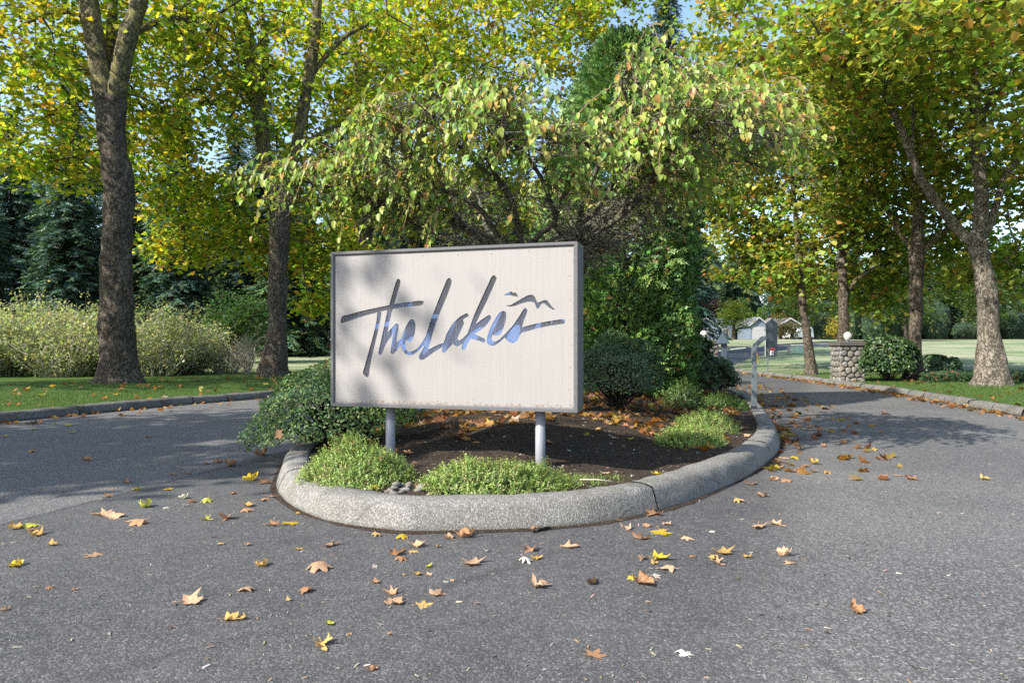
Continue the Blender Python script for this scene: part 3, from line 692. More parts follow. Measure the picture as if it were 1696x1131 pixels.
firC = conifer('fir_tree', 23, 3.6, FIR, 43, .08, .95, .45)
def put(o, src, x, y, s, rz, label, group, cat='tree', used=set()):
    if o is None:
        if id(src) in used: o = copy_tree(src)
        else: used.add(id(src)); o = src
    o.location = (x, y, gz(x, y)-.1); o.scale = (s*random.uniform(.92, 1.08), s*random.uniform(.92, 1.08), s); o.rotation_euler = (0, 0, rz); tag(o, label, cat, group); return o
k = 0
for x, y, s in [(-46, 58, 1.05), (-40, 50, .9), (-35.5, 55, 1.1), (-31.5, 48.5, .85), (-28, 56, 1.05), (-24.5, 50.5, .9), (-21, 58, 1.1), (-17, 52, .92), (-13, 60, 1.1), (-38, 66, 1.25), (-27, 67, 1.25), (-16, 68, 1.2), (-8, 66, 1.05), (-4, 74, 1.1), (1, 80, 1.05), (-50, 68, 1.2)]:
    src = (firA, firB, firC)[k % 3]
    put(None, src, x, y, s, k*1.7, ('dark blue-green fir in the wood behind the left shrubs', 'drooping dark cedar in the wood behind the left shrubs', 'dark blue-green fir in the wood behind the left shrubs')[k % 3], 'conifers in the wood on the left'); k += 1
put(None, firC, 13.6, 60, 1.42, .3, 'very tall fir whose thin top shows above the middle trees', None)
for x, y, s in [(25, 122, .95), (31, 140, 1.15), (38, 137, 1.05), (46, 143, 1.1), (54, 139, 1.15), (63, 146, 1.05), (18, 140, 1.2), (75, 150, 1.1), (88, 146, 1.15), (101, 152, 1.1), (115, 148, 1.2), (22, 100, .62)]:
    src = (firA, firB, firC)[k % 3]
    put(None, src, x, y, s, k*2.1, ('hazy green fir beyond the houses', 'broad green cedar beyond the houses', 'hazy green fir beyond the houses')[k % 3], 'conifers beyond the houses'); k += 1
def far_wood(name, label, spots, seed, size):
    """a wood too far off to tell its trees apart: overlapping pointed and rounded crowns as one mass"""
    r = np.random.default_rng(seed); P = []; N = []; A = []; S = []; C = []; mb = MB()
    for x, y, h, w, kind in spots:
        z = gz(x, y); n = int(230*h/16); t = r.random(n)**.8; a = r.uniform(0, 6.283, n)
        prof = (1-t)**.8 if kind == 0 else np.sqrt(np.clip(1-(2*t*.95-.85)**2*.9, 0, 1))
        d = np.column_stack([np.cos(a), np.sin(a), 0*a]); rad = w*prof*(1+.25*r.normal(size=n))
        p = d*rad[:, None]+np.array([x, y, z]); p[:, 2] += t*h+.2; P.append(p); N.append(d*.6+unit(n, r)*.5+np.array([0, 0, .8])); A.append(d+unit(n, r)*.5+np.array([0, 0, -.5])); S.append(size*r.uniform(.6, 1.3, n))
        C.append(pick([(3, (.04, .09, .05)), (2, (.06, .12, .055))] if kind == 0 else [(3, (.09, .15, .045)), (2, (.14, .20, .06)), (.6, (.24, .22, .07))], n, r, .2)*r.uniform(.75, 1.3))
        pr = [(w*.62, 0), (w*.6, h*.25), (w*.38, h*.6), (.1, h*.93)] if kind == 0 else [(w*.5, 0), (w*.75, h*.35), (w*.7, h*.65), (.2, h*.92)]
        mb.lathe(pr, (x, y, z-.3), 9)
    o = scatter(name, COMB_V, COMB_F, np.vstack(P), np.vstack(N), np.vstack(A), np.concatenate(S), np.vstack(C), M['needle']); tag(o, label, 'wood', None, 'stuff')
    tag(mb.build('inner_growth', M['wood_dark'], o), kind='stuff')
M['wood_dark'] = simple('dark_inner_growth', (.02, .04, .02), .95, .4, .8)
r_ = np.random.default_rng(8)
far_wood('wood_behind_meadow', 'dark mass of wood behind the conifers on the left', [(x+r_.normal(0, 2), 72+r_.uniform(0, 12)+max(0, x+10)*.35, r_.uniform(15, 22), r_.uniform(3.5, 5), 0 if r_.random() < .7 else 1) for x in np.arange(-88, 12, 3.4)], 401, 1.5)
far_wood('wood_beyond_houses', 'hazy mass of wood beyond the houses and the far field', [(x+r_.normal(0, 2), 150+r_.uniform(0, 22), r_.uniform(17, 27), r_.uniform(4.5, 6.5), 0 if r_.random() < .6 else 1) for x in np.arange(2, 190, 4.2)], 402, 2.4)
far_wood('hedge_of_far_field', 'green hedge and low trees along the top of the far field', [(x+r_.normal(0, 1), 106+r_.uniform(0, 6), r_.uniform(3.5, 8), r_.uniform(2.6, 3.8), 1) for x in np.arange(50, 135, 3.2)], 403, 1.0)
MIDP = [(4, (.05, .10, .02)), (3, (.09, .15, .03)), (2, (.16, .2, .04))]
def bush_tree(label, x, y, h, rad, pal, seed, name='broadleaf_tree', group=None, leaf=.34, m=150, per=40):
    z = gz(x, y)
    return plane_tree(label, (x, y, z), [(x, y, z-.2, .3), (x, y, z+h*.25, .22), (x+.2, y, z+h*.6, .12)], [[(x, y, z+h*.3, .14), (x+rad*.4, y, z+h*.65, .05)]],
        [(x, y, z+h*.58, rad, rad*.8, h*.42, m)], pal, seed, True, leaf, per, group, 3, 'bark_dark', 'bark_dark', name)
bA = bush_tree('leafy green tree at the edge of the far field', 60, 104, 11, 5.5, MIDP, 51)
for x, y, s, rz in [(70, 100, 1.0, 1), (50, 112, 1.2, 2), (80, 98, .95, 3), (91, 102, 1.05, 4), (43, 104, .8, 5), (101, 96, 1, 6)]:
    o = copy_tree(bA); o.location = (x, y, gz(x, y)); o.scale = (s, s, s); o.rotation_euler = (0, 0, rz); o['label'] = 'leafy green tree at the edge of the far field'
for o in [q for q in bpy.data.objects if q.get('label') == 'leafy green tree at the edge of the far field']: o['group'] = 'trees edging the far field'
bush_tree('bushy green shrub at the edge of the left meadow', -17.0, 42, 4.6, 2.3, [(4, (.05, .11, .04)), (3, (.08, .15, .05))], 52, 'broadleaf_shrub', leaf=.16, m=150, per=46)
bush_tree('round tree on two thin trunks in front of the houses', W(1215, 0, 90)[0], 90, 5.6, 2.3, [(4, (.10, .16, .025)), (3, (.16, .22, .03))], 53, 'ornamental_tree', leaf=.22, m=120, per=40)
bush_tree('small dark purple-leaved tree behind the houses', W(1182, 0, 128)[0], 128, 9, 2.6, [(3, (.05, .025, .035)), (2, (.08, .04, .05))], 54, 'plum_tree', m=70)
bush_tree('small orange autumn tree behind the houses', W(1291, 0, 132)[0], 132, 6.2, 1.7, [(3, (.45, .17, .04)), (2, (.38, .22, .06))], 55, 'maple_tree', m=40)
bush_tree('rusty brown bush by the beige house', W(1293, 0, 92)[0], 92, 2.2, 1.1, [(3, (.16, .11, .05)), (2, (.10, .12, .04))], 56, 'garden_bush', m=36, leaf=.2)
bush_tree('olive bush by the driveway of the beige house', W(1312, 0, 92)[0], 92, 2.3, 1.1, [(3, (.12, .14, .06)), (2, (.16, .15, .07))], 57, 'garden_bush', m=36, leaf=.2)
bush_tree('low yellow bush far along the lane', W(1386, 0, 94)[0], 94, 3.2, 1.3, [(3, (.5, .38, .05)), (2, (.35, .33, .06))], 58, 'garden_bush', m=40, leaf=.2)
def arborvitae(label, x, y, h, r0, n, size, pal, seed, name, group=None, prof=None, core=True, lumps=.16):
    r = np.random.default_rng(seed); z = gz(x, y) if core != 'bed' else float(bed_z(x, y)[0]); root = tag(empty(name, (x, y, z)), label, 'tree', group)
    prof = prof or (lambda t: np.clip(1.15*(t+.06)**.22*(1-t)**.5, 0, 1))
    t = r.random(n)**1.15; a = r.uniform(0, 6.283, n); d = np.column_stack([np.cos(a), np.sin(a), 0*a])
    Q = np.column_stack([np.cos(a)*2, np.sin(a)*2, t*h*1.3]); lump = 1+lumps*fbm(Q, 1.3, seed, 3)
    inn = 1-.5*r.random(n)**1.7
    rad = r0*prof(t)*lump*inn
    pos = d*rad[:, None]; pos[:, 2] = t*h
    al = d*.75+unit(n, r)*.55+np.array([0, 0, .25]); nr = np.cross(d, [0, 0, 1.])+unit(n, r)*.75
    col = pick(pal, n, r, .2)*(.6+.4*np.clip((inn*lump-.75)*3, 0, 1.2))[:, None]**.0
    scatter('foliage', COMB_V, COMB_F, pos, nr, al, size*r.uniform(.6, 1.3, n), col, M['needle'], root)
    zz = np.linspace(-.15, h*.95, 12)
    MB().tube(np.column_stack([0*zz, 0*zz, zz]), .06*r0+.05*(1-zz/h), 8).build('trunk', M['bark_dark'], root, True)
    mb = MB()
    for _ in range(90):
        tz = r.uniform(.03, .9); aa = r.uniform(0, 6.28); L = r0*float(prof(np.array([tz]))[0])*.8
        mb.tube([(0, 0, tz*h-.2), (math.cos(aa)*L*.5, math.sin(aa)*L*.5, tz*h-.05), (math.cos(aa)*L, math.sin(aa)*L, tz*h+.25)], [.03, .02, .006], 4, False)
    tag(mb.build('branches', M['bark_dark'], root), kind='stuff')
    return root
TH = [(6, (.10, .21, .055)), (5, (.14, .27, .06)), (2.4, (.22, .34, .07)), (.25, (.5, .26, .1))]
arborvitae('tall dense arborvitae with a few rusty sprays behind the right end of the sign', 2.25, 14.2, 7.35, 1.55, 31000, .215, TH, 61, 'arborvitae', prof=lambda t: np.clip((.80+.5*np.minimum(t, .25)/.25*.4)*np.clip((1-t)/.45, 0, 1)**.5, 0, 1), core='bed')
for q, px in enumerate((1259, 1266)):
    arborvitae('%s of the twin bright green columnar trees between the houses' % ('left' if q == 0 else 'right'), W(px, 0, 112)[0], 112, 5.2+q*.3, .62, 1400, .3, [(3, (.12, .24, .03)), (2, (.17, .3, .04))], 62+q, 'columnar_arborvitae', 'twin columnar trees')
# weeping blue cedar by the gate
def weeping_cedar():
    x, y = W(1430, 0, 33)[0], 33; z = gz(x, y); r = np.random.default_rng(66); root = tag(empty('weeping_blue_cedar', (x, y, z)), 'low weeping blue-grey cedar behind the dark shrub at the right gate', 'tree')
    mb = MB(); P = []; top = [(-.9, .0, .0), (-.85, 0, .7), (-.3, 0, 1.25), (.6, 0, 1.3), (1.3, .1, 1.0)]
    c = catmull(np.array(top), .08); mb.tube(c, np.linspace(.06, .02, len(c)), 6); 
    for p in c[5:]:
        for _ in range(6):
            e = p+np.array([r.normal(0, .25), r.normal(0, .3), 0]); L = p[2]*r.uniform(.5, .95); s = np.linspace(0, 1, 14)[:, None]
            P.append(p*(1-s**.5)+e*s**.5+np.array([0, 0, -1])*L*s**1.3)
    mb.build('trunk', M['bark_dark'], root, True)
    P = np.vstack(P); n = len(P)
    scatter('foliage', DIA_V, DIA_F, P, unit(n, r), unit(n, r)+np.array([0, 0, -1.]), .14, pick([(3, (.16, .23, .22)), (2, (.23, .30, .29))], n, r), M['needle'], root)
weeping_cedar()

# ------------------------------------------------------------------ pale shrubs behind the left verge
def stem_shrub(label, x, y, h, w, seed, pal, nst=46, nl=3400, leaf=.085, group=None, name='stem_shrub', twig='twig_pale'):
    r = np.random.default_rng(seed); z = gz(x, y); root = tag(empty(name, (x, y, z)), label, 'shrub', group); mb = MB(); tips = []
    for i in range(nst):
        a = r.uniform(0, 6.28); lean = r.random()**.55*w; b = np.array([math.cos(a), math.sin(a), 0])*lean*.25; e = np.array([math.cos(a)*lean, math.sin(a)*lean*.8, h*r.uniform(.35, 1.05)*(1-.3*(lean/w)**2)])
        mid = (b+e)/2+r.normal(0, .12, 3); p = catmull(np.array([b-np.array([0, 0, .1]), mid, e]), .3); mb.tube(p, np.linspace(.022, .006, len(p)), 4, False); tips.append(p[len(p)//6:])
        for _ in range(6):
            s = p[r.integers(len(p)//4, len(p))]; q = s+np.array([r.normal(0, .4), r.normal(0, .4), r.uniform(.15, .7)]); mb.tube([s, (s+q)/2+r.normal(0, .05, 3), q], [.009, .007, .004], 3, False); tips.append(np.array([(s+q)/2, q]))
    tag(mb.build('stems', M[twig], root), kind='stuff')
    tp = np.vstack(tips); pos = tp[r.integers(0, len(tp), nl)]+r.normal(0, .12, (nl, 3)); pos[:, 2] = np.abs(pos[:, 2])
    scatter('foliage', DIA_V, DIA_F, pos, unit(nl, r)+np.array([0, 0, .6]), unit(nl, r), leaf*r.uniform(.6, 1.3, nl), pick(pal, nl, r, .2), M['leaf'], root)
    return root
PS = [(4, (.34, .40, .20)), (3, (.46, .49, .31)), (2, (.22, .30, .13)), (1, (.44, .40, .22))]
for i, (px, D, h, w, lb) in enumerate([(15, 26.5, 2.9, 2.3, 'pale green twiggy shrub at the left picture edge'), (110, 26, 2.7, 2.3, 'pale twiggy shrub just left of the thick trunk'), (185, 28, 3.1, 2.2, 'pale twiggy shrub hidden mostly by the thick trunk'), (262, 26.5, 2.9, 2.3, 'broad pale shrub with white stems right of the thick trunk'), (-75, 25.5, 2.6, 2.3, 'pale twiggy shrub cut by the left picture edge'), (60, 29, 3.3, 2.2, 'taller pale shrub behind the one at the left edge'), (310, 28.5, 2.4, 1.7, 'lower pale shrub ending the row towards the meadow')]):
    stem_shrub(lb, W(px, 0, D)[0], D, h*.9, w, 70+i, PS, 80, 7500, .115, 'pale shrubs behind the left verge')
stem_shrub('low tan weedy clump between the two left trunks', W(372, 0, 29)[0], 29, 1.1, 1.3, 78, [(3, (.3, .25, .12)), (2, (.2, .2, .08))], 50, 1500, .07, None, 'weed_clump')
stem_shrub('upright dry tan stalks left of the mossy trunk', W(408, 0, 28)[0], 28, 1.5, .35, 79, [(3, (.38, .31, .2)), (2, (.28, .25, .14))], 26, 500, .07, None, 'dry_stalks')
def dead_branches():
    x, y = W(415, 0, 40)[0], 40; z = gz(x, y); r = np.random.default_rng(5); mb = MB()
    for i in range(11):
        a = r.uniform(0, 6.28); L = r.uniform(.6, 1.5); e = np.array([math.cos(a)*L, math.sin(a)*L*.5, r.uniform(.3, 1.3)]); p = catmull(np.array([(0, 0, -.1), e*.5+r.normal(0, .15, 3), e]), .2); mb.tube(p, np.linspace(.05, .012, len(p)), 5)
    tag(mb.build('fallen_branch', M['twig_pale'], None, True, None), 'bleached dead branches lying at the edge of the left meadow', 'branch').location = (x, y, z)
dead_branches()

# ------------------------------------------------------------------ island planting
def boxwood(label, x, y, r3, n, seed, leaf=.03, pal=None, squash=None, name='boxwood_shrub', z0=None, tmpl=(DIA_V, DIA_F), mat='leaf_box', lump=.2, cz=.55):
    r = np.random.default_rng(seed); z = float(bed_z(x, y)[0]) if z0 is None else z0; root = tag(empty(name, (x, y, z)), label, 'shrub')
    d = unit(n, r); d[:, 2] = np.where(d[:, 2] < -.35, -d[:, 2], d[:, 2])
    lm = 1+lump*fbm(d*2.2, 1., seed, 3); inn = 1-.38*r.random(n)**2.4
    pos = d*np.array(r3)*(lm*inn)[:, None]+np.array([0, 0, r3[2]*cz]); keep = pos[:, 2] > .03; pos, d2 = pos[keep], d[keep]; n = len(pos)
    if squash is not None: pos = squash(pos)
    col = pick(pal, n, r, .22)
    scatter('foliage', tmpl[0], tmpl[1], pos, d2+unit(n, r)*.8+np.array([0, 0, .3]), unit(n, r)+d2*.4, leaf*r.uniform(.6, 1.3, n), col, M[mat], root)
    mb = MB()
    for _ in range(110):
        e = unit(1, r)[0]; e[2] = abs(e[2]); e = e*np.array(r3)*r.uniform(.5, .85)+np.array([0, 0, r3[2]*cz*.7]); m = e*.5+r.normal(0, .05, 3)
        pp = np.array([(e[0]*.08, e[1]*.08, -.04), m, e])
        if squash is not None: pp = np.vstack([pp[:1], squash(pp[1:])])
        mb.tube(catmull(pp, .15), .008, 4, False)
    tag(mb.build('stems', M['bark_dark'], root), kind='stuff')
    return root
BX = [(4, (.07, .15, .05)), (4, (.12, .22, .065)), (3, (.23, .34, .09)), (1.6, (.36, .43, .14))]
boxwood('broad small-leaved green shrub spilling over the kerb at the left end of the sign', -1.95, 7.95, (.98, .85, .60), 24000, 81, .034, BX, lambda p: p+np.column_stack([-.10*np.abs(p[:, 0]-.2), -.16*p[:, 2]*0-.0*p[:, 0], -.22*np.clip(-p[:, 0]-.55, 0, 1)+.10*p[:, 0]]), cz=.62)
boxwood('rounded dark boxwood shrub at the right end of the sign', 1.6, 10.4, (.72, .6, .62), 15000, 82, .034, [(5, (.07, .12, .055)), (4, (.10, .165, .075)), (1, (.16, .22, .09))], cz=.75)
YEW = [(5, (.028, .06, .022)), (4, (.045, .09, .03)), (1.5, (.08, .13, .035)), (.5, (.13, .07, .03))]
boxwood('dark feathery yew shrub left of the grey keypad post', 4.1, 15.6, (.95, .9, .52), 7500, 83, .13, YEW, None, 'yew_shrub', None, (FAN_V, FAN_F), 'needle', .25, .7)
boxwood('small dark yew shrub against the foot of the arborvitae', 3.5, 14.4, (.6, .6, .8), 5000, 84, .12, YEW, None, 'yew_shrub', None, (FAN_V, FAN_F), 'needle', .25, .8)
x, y = W(1463, 0, 23.5)[0], 23.2
boxwood('large glossy dark green shrub beside the right stone pillar', x, y, (.92, .85, .92), 6000, 85, .11, [(5, (.03, .065, .02)), (4, (.05, .10, .025)), (1, (.10, .16, .035))], None, 'laurel_shrub', gz(x, y), (OVAL_V, OVAL_F), 'leaf_box', .22, .72)
x, y = W(1545, 0, 25)[0], 25.
boxwood('low spreading shrub right of the grey-trunked tree', x, y, (1.0, .7, .5), 4000, 86, .10, [(5, (.05, .10, .04)), (4, (.08, .14, .06))], None, 'low_shrub', gz(x, y), (OVAL_V, OVAL_F), 'leaf_box', .25, .6)
def ivy():
    n = 9000; r = np.random.default_rng(87); px = r.uniform(1525, 1760, n); D = r.uniform(21.6, 24.0, n); x = (px-848)/1131*D; z = land_z(x, D)
    o = scatter('ivy_groundcover', DIA_V, DIA_F, np.column_stack([x, D, z+r.random(n)*.28]), unit(n, r)*.6+np.array([0, -.3, 1.]), unit(n, r), .09*r.uniform(.6, 1.3, n), pick([(5, (.03, .07, .03)), (4, (.055, .11, .04)), (1, (.22, .09, .04))], n, r), M['leaf_box'])
    tag(o, 'dark ivy ground cover behind the right verge', 'ivy', None, 'stuff')
ivy()
def mound(label, x, y, rx, ry, h, n, seed, size=.10, pal=None, rz=0):
    r = np.random.default_rng(seed); z = float(bed_z(x, y)[0]); root = tag(empty('heath_mound', (x, y, z), rz), label, 'plant', 'low heath plants in the bed')
    u = unit(n, r); rad = np.sqrt(r.random(n)); a = r.uniform(0, 6.28, n); lm = 1+.22*fbm(np.column_stack([np.cos(a), np.sin(a), 0*a])*1.6, 1., seed)
    px, py = np.cos(a)*rad*rx*lm, np.sin(a)*rad*ry*lm; pz = h*(1-rad**2.2)*(1+.35*fbm(np.column_stack([px*3, py*3, 0*px]), 1.4, seed))*r.uniform(.55, 1., n)
    wx = x+px*math.cos(rz)-py*math.sin(rz); wy = y+px*math.sin(rz)+py*math.cos(rz); pz = np.maximum(pz, .0)+bed_z(wx, wy)-z
    dirv = np.column_stack([px/rx*.9, py/ry*.9, np.full(n, 1.)])+u*.45
    scatter('sprigs', SPRIG_V, SPRIG_F, np.column_stack([px, py, pz-.03]), u, dirv, size*r.uniform(.6, 1.35, n), pick(pal, n, r, .2), M['blade'], root)
HP = [(5, (.22, .32, .07)), (4, (.31, .42, .10)), (2, (.42, .48, .17)), (1, (.13, .20, .05)), (.5, (.3, .22, .11))]
mound('bright green heath mound at the island tip below the left sign post', -1.30, 5.78, .48, .40, .34, 3400, 91, .10, HP, -.35)
mound('wide bright green heath mound at the island tip in front of the right sign post', -.16, 5.45, .56, .24, .22, 3200, 92, .10, HP, .12)
mound('feathery green heath clump on the right side of the bed', 2.1, 7.95, .36, .33, .20, 1500, 93, .12, HP, .5)
mound('green heath clump behind the feathery one', 2.62, 9.3, .36, .5, .2, 1500, 94, .12, HP, .3)
mound('small grassy tuft in front of the arborvitae', 2.95, 11.7, .26, .26, .3, 450, 95, .24, [(4, (.10, .17, .04)), (2, (.16, .22, .06))])
mound('small heath clump by the keypad post', 3.85, 12.6, .42, .35, .22, 900, 96, .13, [(4, (.09, .18, .03)), (2, (.14, .22, .05))])
mound('sparse low green sprigs around the foot of the right sign post', .52, 5.75, .42, .22, .05, 480, 97, .06, HP, .3)

# weeping elm over the sign
def weeping_elm():
    r = np.random.default_rng(101); bx_, by_ = .35, 9.4; z0 = float(bed_z(bx_, by_)[0]); root = tag(empty('weeping_elm', (bx_, by_, z0)), 'umbrella-shaped weeping elm with lichen-grey limbs spreading over the sign', 'tree')
    B = np.array([bx_, by_, z0])
    tr = catmull(np.array([(bx_, by_, z0-.2, .24), (bx_-.03, by_, z0+.5, .17), (bx_+.02, by_-.05, z0+1.6, .15), (bx_, by_-.1, 2.33, .17)]), .1)
    MB().tube(tr[:, :3], tr[:, 3], 18, True, .18, 6, 3).build('trunk', M['bark_lichen'], root, True).location = -B
    crotch = np.array([bx_, by_-.1, 2.3]); LP = []; LN = []; LA = []; LS = []
    tw = MB(); bare = MB(); k = 0
    azs = [(-178, 2.5, -.2), (-160, 2.9, -.1), (-143, 2.8, .1), (-125, 2.7, .2), (-104, 2.6, .1), (-84, 2.6, .1), (-64, 2.7, .2), (-42, 3.3, .35), (-22, 3.6, .25), (-4, 3.6, .1), (18, 3.3, .2), (-13, 3.3, .4), (45, 2.6, .3), (80, 2.4, .3), (120, 2.5, .2), (152, 3.0, .2), (-168, 3.7, -.5), (-52, 2.3, .55), (-20, 2.7, .6), (-112, 2.2, .4), (10, 2.2, .5), (-30, 2.6, .75)]
    for az, R, up in azs:
        R *= .86*r.uniform(.88, 1.1); up += r.normal(0, .2)
        a = math.radians(az+r.normal(0, 4)); d = np.array([math.cos(a), math.sin(a), 0]); s = np.array([-d[1], d[0], 0])
        wob = lambda: s*r.normal(0, .24)+np.array([0, 0, r.normal(0, .08)])
        kp = [crotch, crotch+d*R*.2+np.array([0, 0, .28])+wob()*.7, crotch+d*R*.45+np.array([0, 0, .72+up*.4])+wob(), crotch+d*R*.7+np.array([0, 0, 1.28+up*.7])+wob(), crotch+d*R*.9+np.array([0, 0, 1.42+up*.85])+wob(), crotch+d*R+np.array([0, 0, 1.15+up*.8])]
        c = catmull(np.array(kp), .12); rad = np.interp(np.linspace(0, 1, len(c)), [0, .3, .7, 1], [.055, .034, .02, .008])
        c = c+.10*np.column_stack([fbm(c, 2.5, 1+k), fbm(c, 2.5, 31+k), fbm(c, 2.5, 61+k)])*np.linspace(0, 1, len(c))[:, None]
        MB().tube(c, rad, 9, True, .2, 9, k).build('limb', M['bark_lichen'], root, True).location = -B
        m = len(c); k += 1
        for _ in range(int(100*R/3)):                       # dead and leafless twigs under the canopy
            p = c[r.integers(int(m*.15), m)]; v = unit(1, r)[0]*np.array([1, 1, .55])+d*.5; L = r.uniform(.2, .7)
            q = p+v*L; bare.tube(catmull(np.array([p, (p+q)/2+r.normal(0, .07, 3), q+np.array([0, 0, -.08])]), .18), [.008]*1, 3, False) if False else bare.tube([p, (p+q)/2+r.normal(0, .07, 3), q+np.array([0, 0, -.08])], [.009, .006, .003], 3, False)
            for _ in range(2):
                w = p+(q-p)*r.uniform(.4, .9); bare.tube([w, w+unit(1, r)[0]*r.uniform(.1, .25)], [.004, .002], 3, False)
        for _ in range(int(46*R/3)):                       # leafy shoots that rise, then weep
            i = r.integers(int(m*.45), m); p = c[i]; hd = d*r.uniform(.1, 1.)+s*r.normal(0, .7); hd /= np.linalg.norm(hd)+1e-6; L = r.uniform(.45, 1.05)
            q1 = p+hd*L*.35+np.array([0, 0, r.uniform(.08, .34)]); q2 = p+hd*L*.75+np.array([0, 0, r.uniform(-.02, .30)]); q3 = p+hd*L+np.array([0, 0, r.uniform(-.35, .05)])
            t = catmull(np.array([p, q1, q2, q3]), .065); tw.tube(t, np.linspace(.008, .0025, len(t)), 3, False)
            for j in range(2, len(t)):
                if r.random() < .82:
                    sd = s*r.choice([-1, 1])*.6+hd*.4; LP.append(t[j]+unit(1, r)[0]*.015); LA.append(sd*r.uniform(.2, .8)+np.array([0, 0, -r.uniform(.6, 1.5)])); LN.append(-np.array([.3, .75, 0])*r.uniform(0, 1)+hd*.4+unit(1, r)[0]*.65+np.array([0, 0, .55])); LS.append(r.uniform(.06, .125))
    for p0, p1, p2 in (((1.2, 8.6, 4.2), (1.6, 8.3, 4.75), (1.95, 8.2, 5.2)), ((.6, 8.4, 3.9), (1.0, 8.2, 4.3), (1.55, 8.1, 4.55)), ((-1.0, 8.2, 4.0), (-1.1, 8.0, 4.35), (-.75, 7.9, 4.6))):   # long free shoots at the top
        t = catmull(np.array([p0, p1, p2]), .08); tw.tube(t, np.linspace(.012, .003, len(t)), 4, False)
        for q in t[2:]:
            for _ in range(2): LP.append(q+r.normal(0, .03, 3)); LA.append(unit(1, r)[0]*.6+np.array([0, 0, -.7])); LN.append(unit(1, r)[0]+np.array([-.3, -.6, .4])); LS.append(r.uniform(.08, .13))
    tag(tw.build('shoots', M['twig_red'], root), kind='stuff').location = -B
    tag(bare.build('bare_twigs', M['bark_lichen'], root), kind='stuff').location = -B
    LP, LN, LA, LS = (np.array(q) for q in (LP, LN, LA, LS)); keep = (LP[:, 2] > 3.12-.35*np.clip(-LP[:, 0]-.8, 0, 1.6)) | (r.random(len(LP)) < .45); LP, LN, LA, LS = LP[keep], LN[keep], LA[keep], LS[keep]
    n = len(LP)
    EP = [(5, (.29, .41, .07)), (3.5, (.40, .50, .11)), (3.6, (.17, .30, .06)), (1.8, (.52, .52, .13)), (.6, (.50, .30, .09))]
    scatter('crown', OVAL_V, OVAL_F, np.array(LP), np.array(LN), np.array(LA), np.array(LS), pick(EP, n, r, .18), M['leaf_elm'], root).location = -B
    print('elm leaves', n)
weeping_elm()

